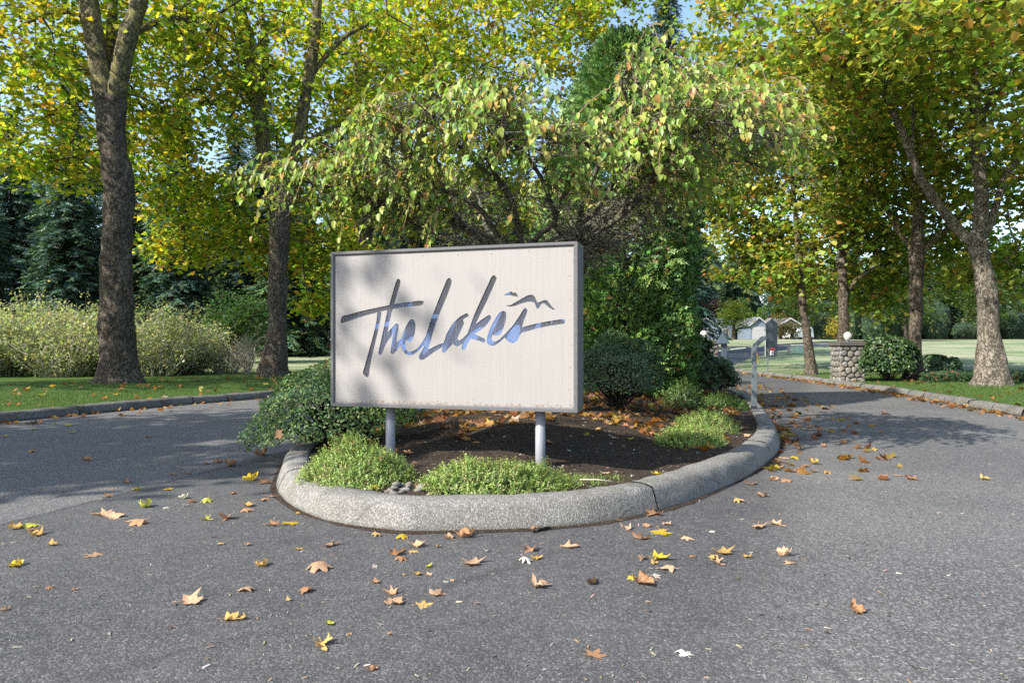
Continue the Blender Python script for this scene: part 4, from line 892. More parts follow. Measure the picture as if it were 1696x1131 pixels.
# ------------------------------------------------------------------ the entrance sign
LETTERS = [[[0.376,0.286],[0.364,0.2932],[0.344,0.3134],[0.3405,0.322],[0.3403,0.334],[0.4404,0.658],[0.472,0.7691],[0.4835,0.822],[0.4927,0.902],[0.488,0.9034],[0.356,0.874],[0.136,0.8099],[0.116,0.8061],[0.1004,0.81],[0.0982,0.818],[0.1039,0.85],[0.1078,0.862],[0.116,0.8724],[0.124,0.8764],[0.18,0.8876],[0.3,0.916],[0.364,0.9288],[0.616,0.9722],[0.62,0.9767],[0.6556,1.094],[0.6853,1.182],[0.6971,1.21],[0.7,1.2141],[0.708,1.219],[0.716,1.2197],[0.7318,1.21],[0.7357,1.202],[0.7359,1.19],[0.7252,1.15],[0.6713,0.986],[0.6702,0.982],[0.672,0.9805],[0.78,0.9948],[0.924,1.0076],[0.956,1.0076],[0.972,1.0035],[0.9752,0.998],[0.968,0.9768],[0.96,0.9696],[0.94,0.9633],[0.912,0.9602],[0.816,0.9549],[0.752,0.9484],[0.656,0.9351],[0.6543,0.934],[0.6508,0.926],[0.6392,0.886],[0.6163,0.79],[0.6083,0.75],[0.6046,0.722],[0.608,0.7179],[0.6141,0.722],[0.6702,0.782],[0.684,0.7941],[0.692,0.7981],[0.696,0.7991],[0.7,0.7981],[0.7144,0.786],[0.7181,0.778],[0.7171,0.754],[0.6949,0.63],[0.6944,0.622],[0.696,0.6196],[0.7,0.6184],[0.733,0.646],[0.74,0.6507],[0.748,0.6522],[0.7493,0.654],[0.7553,0.678],[0.7668,0.714],[0.7798,0.746],[0.8097,0.798],[0.8247,0.818],[0.8417,0.834],[0.852,0.8382],[0.868,0.8331],[0.8751,0.826],[0.8794,0.818],[0.8873,0.798],[0.89,0.786],[0.8908,0.766],[0.8883,0.734],[0.8828,0.702],[0.8659,0.658],[0.8559,0.642],[0.844,0.6291],[0.836,0.624],[0.828,0.6234],[0.816,0.6261],[0.808,0.6313],[0.796,0.6448],[0.7918,0.642],[0.7899,0.634],[0.7865,0.61],[0.7863,0.598],[0.7906,0.562],[0.796,0.55],[0.808,0.5357],[0.816,0.5313],[0.824,0.5303],[0.836,0.5302],[0.848,0.5323],[0.876,0.5421],[0.896,0.5529],[0.9178,0.57],[0.9338,0.586],[0.9887,0.666],[0.9951,0.678],[1.018,0.75],[1.0608,0.866],[1.123,1.014],[1.1958,1.178],[1.2099,1.202],[1.224,1.2121],[1.228,1.2136],[1.236,1.2119],[1.248,1.201],[1.2535,1.19],[1.2537,1.178],[1.2496,1.154],[1.2417,1.13],[1.2025,1.034],[1.1342,0.886],[1.1126,0.834],[1.0776,0.738],[1.0283,0.582],[1.0244,0.566],[1.025,0.558],[1.0275,0.554],[1.032,0.5541],[1.084,0.5795],[1.1275,0.598],[1.152,0.6062],[1.176,0.6109],[1.1882,0.65],[1.2008,0.686],[1.216,0.7163],[1.252,0.7713],[1.276,0.8021],[1.292,0.8177],[1.328,0.8472],[1.356,0.8642],[1.396,0.8829],[1.408,0.8836],[1.412,0.8811],[1.4201,0.87],[1.4234,0.862],[1.42,0.8563],[1.4168,0.854],[1.3814,0.838],[1.3673,0.826],[1.367,0.818],[1.3736,0.806],[1.3757,0.798],[1.3734,0.786],[1.3537,0.742],[1.3189,0.674],[1.3111,0.65],[1.3118,0.646],[1.3146,0.642],[1.324,0.6368],[1.332,0.6355],[1.34,0.6377],[1.364,0.6526],[1.396,0.6836],[1.4047,0.69],[1.4298,0.75],[1.4606,0.834],[1.4753,0.87],[1.5672,1.062],[1.6152,1.158],[1.6335,1.198],[1.6405,1.21],[1.652,1.2224],[1.66,1.2256],[1.672,1.2246],[1.6803,1.218],[1.6906,1.202],[1.6909,1.194],[1.6853,1.178],[1.5997,0.998],[1.5185,0.842],[1.4912,0.786],[1.492,0.7842],[1.496,0.7865],[1.54,0.8196],[1.568,0.8386],[1.596,0.8556],[1.612,0.8632],[1.62,0.8648],[1.624,0.864],[1.632,0.8614],[1.6351,0.858],[1.6369,0.842],[1.6353,0.834],[1.6268,0.818],[1.6066,0.79],[1.592,0.774],[1.572,0.7553],[1.5497,0.738],[1.504,0.7077],[1.492,0.7007],[1.4731,0.694],[1.4794,0.69],[1.496,0.6847],[1.568,0.6528],[1.576,0.6481],[1.5816,0.642],[1.583,0.638],[1.5817,0.622],[1.5801,0.618],[1.572,0.6143],[1.564,0.616],[1.528,0.6292],[1.46,0.646],[1.444,0.6525],[1.44,0.649],[1.4202,0.618],[1.3902,0.558],[1.3825,0.55],[1.376,0.5457],[1.368,0.545],[1.36,0.5469],[1.356,0.5522],[1.3527,0.562],[1.3538,0.574],[1.3615,0.598],[1.3616,0.602],[1.36,0.6028],[1.316,0.5812],[1.304,0.5795],[1.296,0.5821],[1.28,0.5906],[1.2767,0.594],[1.272,0.6061],[1.264,0.6009],[1.2119,0.55],[1.192,0.5288],[1.184,0.5232],[1.168,0.5225],[1.164,0.5246],[1.161,0.53],[1.1592,0.538],[1.1592,0.546],[1.1652,0.574],[1.164,0.5752],[1.096,0.5371],[0.976,0.4587],[0.964,0.4536],[0.948,0.4531],[0.94,0.4543],[0.932,0.4597],[0.924,0.4723],[0.9243,0.482],[0.94,0.5153],[0.98,0.582],[0.9818,0.586],[0.98,0.5878],[0.968,0.5827],[0.9611,0.578],[0.9153,0.534],[0.904,0.5247],[0.884,0.5117],[0.864,0.502],[0.832,0.4967],[0.816,0.4984],[0.796,0.5039],[0.784,0.5102],[0.7752,0.518],[0.7586,0.538],[0.7529,0.55],[0.744,0.5956],[0.7341,0.586],[0.6755,0.518],[0.668,0.5118],[0.6572,0.506],[0.648,0.5042],[0.6437,0.506],[0.6351,0.514],[0.632,0.526],[0.639,0.582],[0.6591,0.69],[0.66,0.6986],[0.656,0.6995],[0.6385,0.674],[0.6,0.6256],[0.5837,0.602],[0.5648,0.562],[0.5435,0.51],[0.54,0.5057],[0.528,0.4983],[0.52,0.4992],[0.512,0.5033],[0.5066,0.51],[0.5053,0.522],[0.5062,0.53],[0.5862,0.866],[0.6015,0.922],[0.6,0.9248],[0.596,0.9246],[0.532,0.9123],[0.528,0.91],[0.532,0.9074],[0.5359,0.902],[0.5372,0.898],[0.5365,0.89],[0.4994,0.722],[0.4285,0.454],[0.4211,0.418],[0.4029,0.306],[0.396,0.2865],[0.392,0.283]],[[1.64,0.5853],[1.624,0.5898],[1.6154,0.594],[1.608,0.6017],[1.6008,0.614],[1.5982,0.626],[1.5973,0.642],[1.605,0.678],[1.6128,0.702],[1.6272,0.738],[1.647,0.778],[1.68,0.8344],[1.7049,0.87],[1.7195,0.886],[1.74,0.8976],[1.752,0.901],[1.768,0.8973],[1.772,0.8952],[1.776,0.8907],[1.7795,0.882],[1.7828,0.858],[1.7817,0.842],[1.7762,0.81],[1.7679,0.778],[1.7458,0.722],[1.736,0.7045],[1.7201,0.686],[1.708,0.6784],[1.688,0.6739],[1.68,0.6744],[1.664,0.6793],[1.652,0.6882],[1.648,0.686],[1.6435,0.658],[1.6438,0.65],[1.6468,0.638],[1.6517,0.63],[1.656,0.6274],[1.672,0.6237],[1.68,0.6248],[1.7,0.6322],[1.72,0.6435],[1.7865,0.706],[1.8039,0.726],[1.832,0.7539],[1.852,0.7769],[1.8648,0.794],[1.9088,0.858],[1.9362,0.902],[1.944,0.9127],[1.9531,0.922],[1.96,0.9261],[1.964,0.9258],[1.976,0.9151],[1.9797,0.91],[1.9811,0.902],[1.977,0.886],[1.9343,0.77],[1.9305,0.754],[1.9306,0.75],[1.932,0.7487],[1.948,0.7548],[1.992,0.7668],[2.044,0.779],[2.164,0.8011],[2.28,0.8177],[2.304,0.8186],[2.3207,0.814],[2.3242,0.81],[2.3249,0.806],[2.323,0.79],[2.32,0.7846],[2.312,0.7802],[2.304,0.7783],[2.188,0.7621],[2.136,0.7527],[2.064,0.7371],[1.956,0.7091],[1.928,0.7043],[1.9105,0.682],[1.8938,0.646],[1.8862,0.634],[1.876,0.6244],[1.856,0.6114],[1.848,0.6092],[1.84,0.6095],[1.824,0.6129],[1.812,0.6179],[1.7856,0.638],[1.768,0.6589],[1.7283,0.626],[1.6905,0.598],[1.672,0.5899],[1.652,0.5855]],[[2.22,0.9056],[2.208,0.9085],[2.196,0.9142],[2.1723,0.93],[2.14,0.958],[2.132,0.9617],[2.124,0.9625],[2.116,0.9598],[2.1009,0.946],[2.0951,0.938],[2.0871,0.922],[2.08,0.9181],[2.072,0.9165],[2.0669,0.922],[2.052,0.9576],[2.048,0.964],[2.044,0.9682],[2.032,0.9754],[2.02,0.9789],[1.992,0.9795],[1.968,0.9759],[1.932,0.9675],[1.876,0.9477],[1.852,0.942],[1.824,0.9392],[1.808,0.9407],[1.7757,0.95],[1.78,0.9513],[1.808,0.9505],[1.82,0.9527],[1.832,0.9571],[1.972,1.0316],[2.0,1.0399],[2.016,1.0413],[2.024,1.0396],[2.036,1.0344],[2.046,1.026],[2.0659,0.986],[2.072,0.9761],[2.076,0.9728],[2.08,0.972],[2.092,0.9748],[2.128,0.989],[2.148,0.9916],[2.16,0.9889],[2.1776,0.97],[2.2004,0.938],[2.232,0.9086],[2.2336,0.906],[2.232,0.9043]],[[1.888,1.0245],[1.868,1.0317],[1.852,1.0306],[1.828,1.0416],[1.796,1.0392],[1.7636,1.042],[1.7596,1.046],[1.788,1.0573],[1.816,1.0713],[1.828,1.0746],[1.832,1.074],[1.8476,1.062],[1.864,1.0629],[1.8679,1.062],[1.8794,1.054],[1.8855,1.046],[1.8927,1.03],[1.8935,1.026],[1.892,1.0242]]]
def sign_face():
    m = NT('sign_paint'); v = m.coord(); st = m.noise(m.coord((14, 1, .35)), 3., 5, .7); st2 = m.noise(m.coord((60, 1, .8)), 2., 3, .6); b = m.noise(v, 2.2, 4)
    c = m.mix(m.gray(st, .35, .75), (.270, .254, .240), (.305, .289, .275))
    c = m.mix(m.math('MULTIPLY', m.gray(st2, .55, .75), .3), c, (.225, .208, .19))
    c = m.mix(m.math('MULTIPLY', m.gray(b, .5, .72), .3), c, (.25, .23, .21))
    ch = m.math('LESS_THAN', m.voro(v, 13., 'F1', 'Distance'), .06)
    sz = m.n('SeparateXYZ'); m.set(sz.inputs[0], v); lo = m.n('MapRange'); m.set(lo.inputs[0], m.math('ADD', sz.outputs[2], m.math('MULTIPLY', m.noise(v, 30, 3), -.07))); lo.inputs[1].default_value = .760; lo.inputs[2].default_value = .742
    chip = m.math('MULTIPLY', lo.outputs[0], m.gray(m.noise(v, 38, 4), .50, .56))
    c = m.mix(m.math('MAXIMUM', m.math('MULTIPLY', ch, .5), chip), c, (.20, .15, .11))
    return m.pbr(c, .62, m.bump(m.math('ADD', st, m.math('MULTIPLY', st2, .5)), .12, .004), 0, .35)
M['sign_face'] = sign_face()
M['sign_frame'] = simple('weathered_grey_frame', (.10, .098, .102), .55, .35, 26)
M['post_paint'] = simple('grey_blue_post_paint', (.24, .245, .275), .45, .12, 30)
M['acrylic'] = simple('blue_acrylic', (.07, .145, .36), .35, .06, 4)
M['dark_inside'] = simple('dark_cabinet_inside', (.07, .068, .068), .7)
def glazing():
    m = NT('streaked_clear_pane'); st = m.noise(m.coord((22, 1, .4)), 3., 4, .7); d = m.n('BsdfDiffuse', Color=(.62, .60, .57, 1)); t = m.n('BsdfTransparent')
    x = m.n('MixShader'); m.set(x.inputs[0], m.math('ADD', .05, m.math('MULTIPLY', m.gray(st, .55, .8), .12))); m.set(x.inputs[1], t.outputs[0]); m.set(x.inputs[2], d.outputs[0])
    m.t.links.new(x.outputs[0], m.out.inputs[0]); return m.m
M['glazing'] = glazing()
SW, SH, SZ, ST = 2.4386, 1.499, .728, .27
sg = tag(empty('entrance_sign', (-1.764, 6.673, 0), math.atan2(-.28, .96)), 'cream panel sign with cut-out script words and two birds on grey posts', 'sign')
def cut_panel():
    lip = .03; loops = [np.array([(lip, lip), (SW-lip, lip), (SW-lip, SH-lip), (lip, SH-lip)])]+[np.array(l) for l in LETTERS]
    pts = np.vstack(loops); E = []; b = 0
    for l in loops: E += [(b+i, b+(i+1) % len(l)) for i in range(len(l))]; b += len(l)
    # a loose grid keeps the triangles well shaped
    g = np.stack(np.meshgrid(np.arange(.08, SW-.05, .06), np.arange(.08, SH-.05, .06)), -1).reshape(-1, 2); g = g[polydist(g, np.vstack([l for l in loops[1:]]), False) > .02]
    vo, eo, fo, *_ = delaunay_2d_cdt([Vector(p) for p in np.vstack([pts, g])], E, [], 0, 1e-6)
    V = np.array([(v.x, v.y) for v in vo]); F = np.array([f for f in fo]); c = V[F].mean(1); hole = np.zeros(len(F), bool)
    for l in loops[1:]: hole |= inside(c, l)
    F = F[~hole]; n = len(V); th = .004
    fr = np.column_stack([V[:, 0], np.full(n, .004), V[:, 1]+SZ]); bk = fr+np.array([0, th, 0]); faces = [tuple(f) for f in F]+[tuple(n+i for i in f[::-1]) for f in F]
    from collections import Counter
    cnt = Counter(); 
    for f in F:
        for i in range(3): cnt[(f[i], f[(i+1) % 3])] += 1
    for (a, b_) in list(cnt):
        if (b_, a) not in cnt: faces.append((b_, a, n+a, n+b_))
    MB().add(np.vstack([fr, bk]), faces).build('face_panel', M['sign_face'], sg)['label'] = 'weathered cream panel with cut-out script lettering and two birds'
cut_panel()
MB().box((SW/2, .011, SZ+SH/2), (SW-.07, .003, SH-.07)).build('clear_pane', M['glazing'], sg)
MB().box((SW/2, .004+.117+.004, SZ+SH/2), (SW-.07, .006, SH-.07)).build('backing_panel', M['acrylic'], sg)['label'] = 'blue backing seen through the cut-out letters'
def bar(name, a, b, w, y0, y1, mit):
    """a mitred bar along the edge a->b of the front, w wide towards the inside"""
    a = np.array(a, float); b = np.array(b, float); t = (b-a)/np.linalg.norm(b-a); n = np.array([-t[1], t[0]])
    q = [a, b, b-t*w+n*w, a+t*w+n*w]; q2 = [a, b, b-t*(w-.012)+n*(w-.012), a+t*(w-.012)+n*(w-.012)]
    V = [(p[0], y0+.006, p[1]+SZ) for p in q]; V = [(q[0][0], y0, q[0][1]+SZ), (q[1][0], y0, q[1][1]+SZ), (q2[2][0], y0, q2[2][1]+SZ), (q2[3][0], y0, q2[3][1]+SZ), (q[2][0], y0+.012, q[2][1]+SZ), (q[3][0], y0+.012, q[3][1]+SZ)]
    V += [(p[0], y1, p[1]+SZ) for p in q]
    f = [(0, 1, 2, 3), (3, 2, 4, 5), (5, 4, 8, 9), (0, 6, 7, 1), (9, 8, 7, 6), (0, 3, 5, 9, 6), (1, 7, 8, 4, 2)]
    MB().add(V, f).build(name, M['sign_frame'], sg)
g = .0012
for a, b in (((g, 0), (SW-g, 0)), ((SW, g), (SW, SH-g)), ((SW-g, SH), (g, SH)), ((0, SH-g), (0, g))): bar('frame_bar', a, b, .037, -.016, .0035, 0)
for c, d in (((.0075, ST/2+.004, SZ+SH/2), (.015, ST, SH-.004)), ((SW-.0075, ST/2+.004, SZ+SH/2), (.015, ST, SH-.004)), ((SW/2, ST/2+.004, SZ+.0095), (SW-.034, ST, .015)), ((SW/2, ST/2+.004, SZ+SH-.0095), (SW-.034, ST, .015))):
    MB().box(c, d).build('cabinet_side', M['sign_frame'], sg)
MB().box((SW/2, ST-.01, SZ+SH/2), (SW-.034, .01, SH-.034)).build('back_panel', M['sign_frame'], sg)
rr = np.random.default_rng(3)
for i in range(26):
    t = i/26*4; e = int(t); s = t-e; x, z = [(.1+s*(SW-.2), .075), (SW-.075, .1+s*(SH-.2)), (SW-.1-s*(SW-.2), SH-.075), (.075, SH-.1-s*(SH-.2))][e]
    if i == 0:
        o = MB().lathe([(.006, 0), (.006, .0015), (.003, .0035)], (0, 0, 0), 8).build('screw', M['sign_face'], sg, True); sc0 = o
    else: o = sc0.copy(); COL.objects.link(o)
    o.rotation_euler = (math.pi/2, 0, 0); o.location = (x+rr.normal(0, .012), .0042, z+SZ+rr.normal(0, .008))
for s in (SW-.378, SW-1.885):
    wx = -1.764+s*.96+.16*.28; wy = 6.673-s*.28+.16*.96; zb = float(bed_z(wx, wy)[0])
    MB().tube([(s, .16, zb-.25), (s, .16, zb+.1), (s, .16, SZ+.004)], .046, 24).build('post', M['post_paint'], sg, True)

# ------------------------------------------------------------------ gate pillars
M['stone'] = None
def stone_mat(name, c1, c2):
    m = NT(name); v = m.coord(kind='pos'); n = m.noise(v, 12, 6, .65); b = m.noise(v, 2.6, 2); return m.pbr(m.mix(m.gray(b, .35, .65), m.ramp(n, [(.3, c1), (.7, c2)]), m.mix(1., m.ramp(n, [(.3, c1), (.7, c2)]), (1.1, 1.02, .9), 'MULTIPLY')), .9, m.bump(n, .5, .02), 0, .2)
STN = [stone_mat('river_stone_grey', (.08, .078, .074), (.19, .183, .172)), stone_mat('river_stone_pale', (.12, .114, .105), (.24, .23, .21)), stone_mat('river_stone_dark', (.11, .11, .11), (.24, .235, .22))]
M['mortar'] = simple('dark_mortar', (.06, .058, .052), .95, .3, 30)
M['cap'] = simple('weathered_cap_concrete', (.075, .068, .06), .9, .4, 14)
M['globe'] = simple('white_lamp_globe', (.46, .45, .42), .25, .03, 3)
M['dark_metal'] = simple('dark_slate_metal', (.055, .075, .095), .45, .2, 10)
def voronoi_cells(w, h, nx, nz, r):
    P = np.array([((i+.5+(.25 if j % 2 else -.25)+r.uniform(-.3, .3))/nx*w, (j+.5+r.uniform(-.3, .3))/nz*h) for j in range(nz) for i in range(nx)]); out = []
    for i, p in enumerate(P):
        poly = [np.array(q, float) for q in ((0, 0), (w, 0), (w, h), (0, h))]
        for k, q in enumerate(P):
            if k == i or np.hypot(*(q-p)) > .9: continue
            mid = (p+q)/2; n = q-p; new = []
            for a, b in zip(poly, poly[1:]+poly[:1]):
                da, db = (a-mid)@n, (b-mid)@n
                if da <= 0: new.append(a)
                if da*db < 0: new.append(a+(b-a)*da/(da-db))
            poly = new
            if len(poly) < 3: break
        if len(poly) >= 3: out.append(np.array(poly))
    return out
def pillar(label, x, y, w, h, rz, seed, z):
    r = np.random.default_rng(seed); root = tag(empty('stone_pillar', (x, y, z), rz), label, 'pillar', 'stone gate pillars')
    MB().box((0, 0, h/2-.1), (w-.07, w-.07, h+.2)).build('mortar_core', M['mortar'], root)
    for face in range(4):
        if face in (1, 2): continue                        # the two sides turned away carry plain mortar
        for cell in voronoi_cells(w, h, 4, 7, r):
            c = cell.mean(0); p = c+(cell-c)*.90
            for _ in range(2):
                q = np.roll(p, -1, 0); p = np.stack([.75*p+.25*q, .25*p+.75*q], 1).reshape(-1, 2)
            p = p[::max(1, len(p)//12)]; m = len(p); dep = r.uniform(.03, .06)
            rings = [(1., -.005), (1., dep*.45), (.86, dep*.82), (.5, dep)]
            V = np.vstack([np.column_stack([c[0]+(p[:, 0]-c[0])*s, np.full(m, d), c[1]+(p[:, 1]-c[1])*s]) for s, d in rings]); V[:, 0] -= w/2
            V = np.column_stack([V[:, 0], -(w/2-.035)-V[:, 1], V[:, 2]])
            if face == 3: V = np.column_stack([V[:, 1], -V[:, 0], V[:, 2]])
            if face == 1: V = np.column_stack([-V[:, 1], V[:, 0], V[:, 2]])
            f = [(k*m+i, k*m+(i+1) % m, (k+1)*m+(i+1) % m, (k+1)*m+i) for k in range(3) for i in range(m)]+[tuple(range(3*m, 4*m))]
            MB().add(V, f).build('stone', STN[r.choice(3, p=[.45, .35, .2])], root, True)
    MB().box((0, 0, h+.075), (w+.12, w+.12, .15), bev=.02).build('cap', M['cap'], root)
    lamp = MB().lathe([(.05, -.01), (.095, .05), (.128, .12), (.137, .165), (.128, .21), (.095, .27), (.05, .305), (.005, .315)], (0, 0, h+.185), 28).build('lamp_globe', M['globe'], root, True)
    MB().lathe([(.085, 0), (.08, .02), (.055, .04), (.05, .05)], (0, 0, h+.15), 20).build('lamp_base', M['dark_metal'], root, True)
    return root
pillar('round-stone gate pillar with a white globe lamp beside the dark shrub', 11.75, 23.9, .86, 1.27, -.05, 5, .07)
zl = float(bed_z(6.75, 24.3)[0])
pillar('stone gate pillar with a white globe lamp half hidden by the yew', 6.85, 24.4, .86, 1.40-zl, .0, 6, zl)
gp = tag(empty('gate_post', (7.28, 23.6, .1)), 'dark slate metal post with a flared pointed cap beside the hidden pillar', 'post')
MB().box((.05, 0, .65), (.17, .17, 1.35), bev=.01).build('shaft', M['dark_metal'], gp)
MB().add(np.array([(sx*r_, sy*r_, z_) for r_, z_ in ((.19, 1.30), (.18, 1.36), (.09, 1.50), (.03, 1.66), (.004, 1.70)) for sx, sy in ((-1, -1), (1, -1), (1, 1), (-1, 1))])+np.array([.0, 0, .02]),
    [(k*4+i, k*4+(i+1) % 4, k*4+4+(i+1) % 4, k*4+4+i) for k in range(4) for i in range(4)]+[(3, 2, 1, 0), (16, 17, 18, 19)]).build('pointed_cap', M['dark_metal'], gp)

# ------------------------------------------------------------------ keypad pedestal
M['galv'] = simple('grey_painted_steel', (.12, .14, .15), .4, .12, 20)
M['panel_grey'] = simple('grey_panel', (.065, .078, .083), .5, .1, 6)
M['red'] = simple('red_label', (.42, .06, .05), .5); M['white'] = simple('white_paint', (.75, .75, .73), .5, .05); M['black'] = simple('black_plastic', (.03, .03, .032), .5)
kp0 = Gd(1249, 677, .2); kx, ky = kp0[0], kp0[1]; zb = float(bed_z(kx, ky)[0])
kp = tag(empty('keypad_post', (kx, ky, zb)), 'grey bent steel post carrying a tall arrow-topped keypad panel at the kerb', 'keypad post')
H0 = CAMZ-zb
def sq_sweep(path, s):
    P = np.array(path, float); V = []; n = len(P)
    for i in range(n):
        t0 = P[i]-P[i-1] if i else P[1]-P[0]; t1 = P[i+1]-P[i] if i < n-1 else t0; t = t0/np.linalg.norm(t0)+t1/np.linalg.norm(t1); t /= np.linalg.norm(t)
        nn = np.array([t[2], 0, -t[0]]); k = 1/max(.5, abs(np.dot(t, t1/np.linalg.norm(t1))))
        for a, b in ((-1, -1), (1, -1), (1, 1), (-1, 1)): V.append(P[i]+nn*a*s*k+np.array([0, b*s, 0]))
    f = [(i*4+j, i*4+(j+1) % 4, i*4+4+(j+1) % 4, i*4+4+j) for i in range(n-1) for j in range(4)]+[(3, 2, 1, 0), tuple(range(4*n-4, 4*n))]
    return V, f
V, f = sq_sweep([(0, 0, -.2), (0, 0, H0-.01), (.03, 0, H0+.04), (.14, 0, H0+.145), (.19, 0, H0+.165), (.27, 0, H0+.165)], .036); MB().add(V, f).build('bent_post', M['galv'], kp)
MB().box((0, 0, .03), (.085, .085, .12)).build('post_foot', M['black'], kp)
pz0, pz1 = H0-.17, H0+.43; pw = .092; pc = .315
poly = [(-pw, pz0), (pw*.86, pz0), (pw, pz1), (.0, pz1+.075), (-pw, pz1)]
MB().add([(pc+a, -.045, b) for a, b in poly]+[(pc+a, .03, b) for a, b in poly], [(4, 3, 2, 1, 0)[::-1], (5, 6, 7, 8, 9)[::-1]]+[(i, 5+i, 5+(i+1) % 5, (i+1) % 5) for i in range(5)]).build('panel', M['panel_grey'], kp)
MB().box((pc-.005, -.047, pz0+.135), (.09, .004, .045)).build('red_label_plate', M['red'], kp)
pad = MB().box((pc-.012, -.055, pz0+.065), (.062, .02, .075), bev=.004).build('keypad', M['white'], kp)
for i in range(9): MB().box((pc-.012+(i % 3-1)*.016, -.067, pz0+.065+(i//3-1)*.019), (.011, .005, .012)).build('button', M['black'], pad)

# ------------------------------------------------------------------ small things beyond the gate
M['yellow'] = simple('hydrant_yellow', (.62, .40, .03), .45); M['orange'] = simple('hydrant_orange', (.55, .16, .03), .45)
hx, hy = W(1252.5, 0, 44)[0], 44; hz = gz(hx, hy)
hd = tag(empty('fire_hydrant', (hx, hy, hz)), 'small yellow fire hydrant with an orange cap on the lawn beyond the gate', 'hydrant')
MB().lathe([(.16, -.05), (.16, .05), (.10, .06), (.10, .42), (.13, .43), (.13, .47)], (0, 0, 0), 16).build('barrel', M['yellow'], hd, True)
MB().lathe([(.13, .47), (.11, .54), (.06, .60), (.03, .61), (.03, .66)], (0, 0, 0), 16).build('cap', M['orange'], hd, True)
for s in (-1, 1): MB().tube([(0, 0, .34), (s*.18, 0, .34)], .045, 10).build('nozzle', M['yellow'], hd)
M['util_green'] = simple('pale_green_enclosure', (.36, .50, .40), .5, .08); M['util_grey'] = simple('grey_enclosure', (.32, .34, .34), .6, .1)
def cabinet(label, px, D, w, d, h, m, rz):
    x, y = W(px, 0, D)[0], D; z = gz(x, y); r0 = tag(empty('utility_box', (x, y, z), rz), label, 'utility box', 'utility boxes on the lawn')
    MB().box((0, 0, h*.42), (w, d, h*.9), bev=.02).build('body', m, r0); MB().box((0, 0, h*.93), (w+.05, d+.05, h*.14), bev=.02).build('lid', m, r0)
cabinet('pale green utility box on the lawn', 1321, 56, .8, .7, .62, M['util_green'], .3)
cabinet('low grey utility box just left of the pale green one', 1311, 58, .55, .5, .5, M['util_grey'], .2)
cabinet('long low grey utility box behind the pale green one', 1322, 62, 1.1, .5, .5, M['util_grey'], .1)
sx_, sy_ = 12.55, 33.5; sp = tag(empty('road_sign', (sx_, sy_, gz(sx_, sy_))), 'small sign on a thin grey post behind the keypad panel', 'sign')
MB().box((0, 0, .9), (.06, .05, 2.2)).build('post', M['galv'], sp); MB().box((-.0, -.04, 1.35), (.32, .012, 1.25), bev=.004).build('plate', M['util_grey'], sp)
M['tee'] = M['white']
tx, ty = W(1538, 0, 34)[0], 34
tm = tag(empty('field_marker', (tx, ty, gz(tx, ty))), 'tiny white marker standing in the field beyond the ivy', 'marker'); MB().tube([(0, 0, -.05), (0, 0, .22)], .03, 8).build('stake', M['white'], tm); MB().box((.05, 0, .25), (.16, .05, .09), bev=.01).build('head', M['white'], tm)

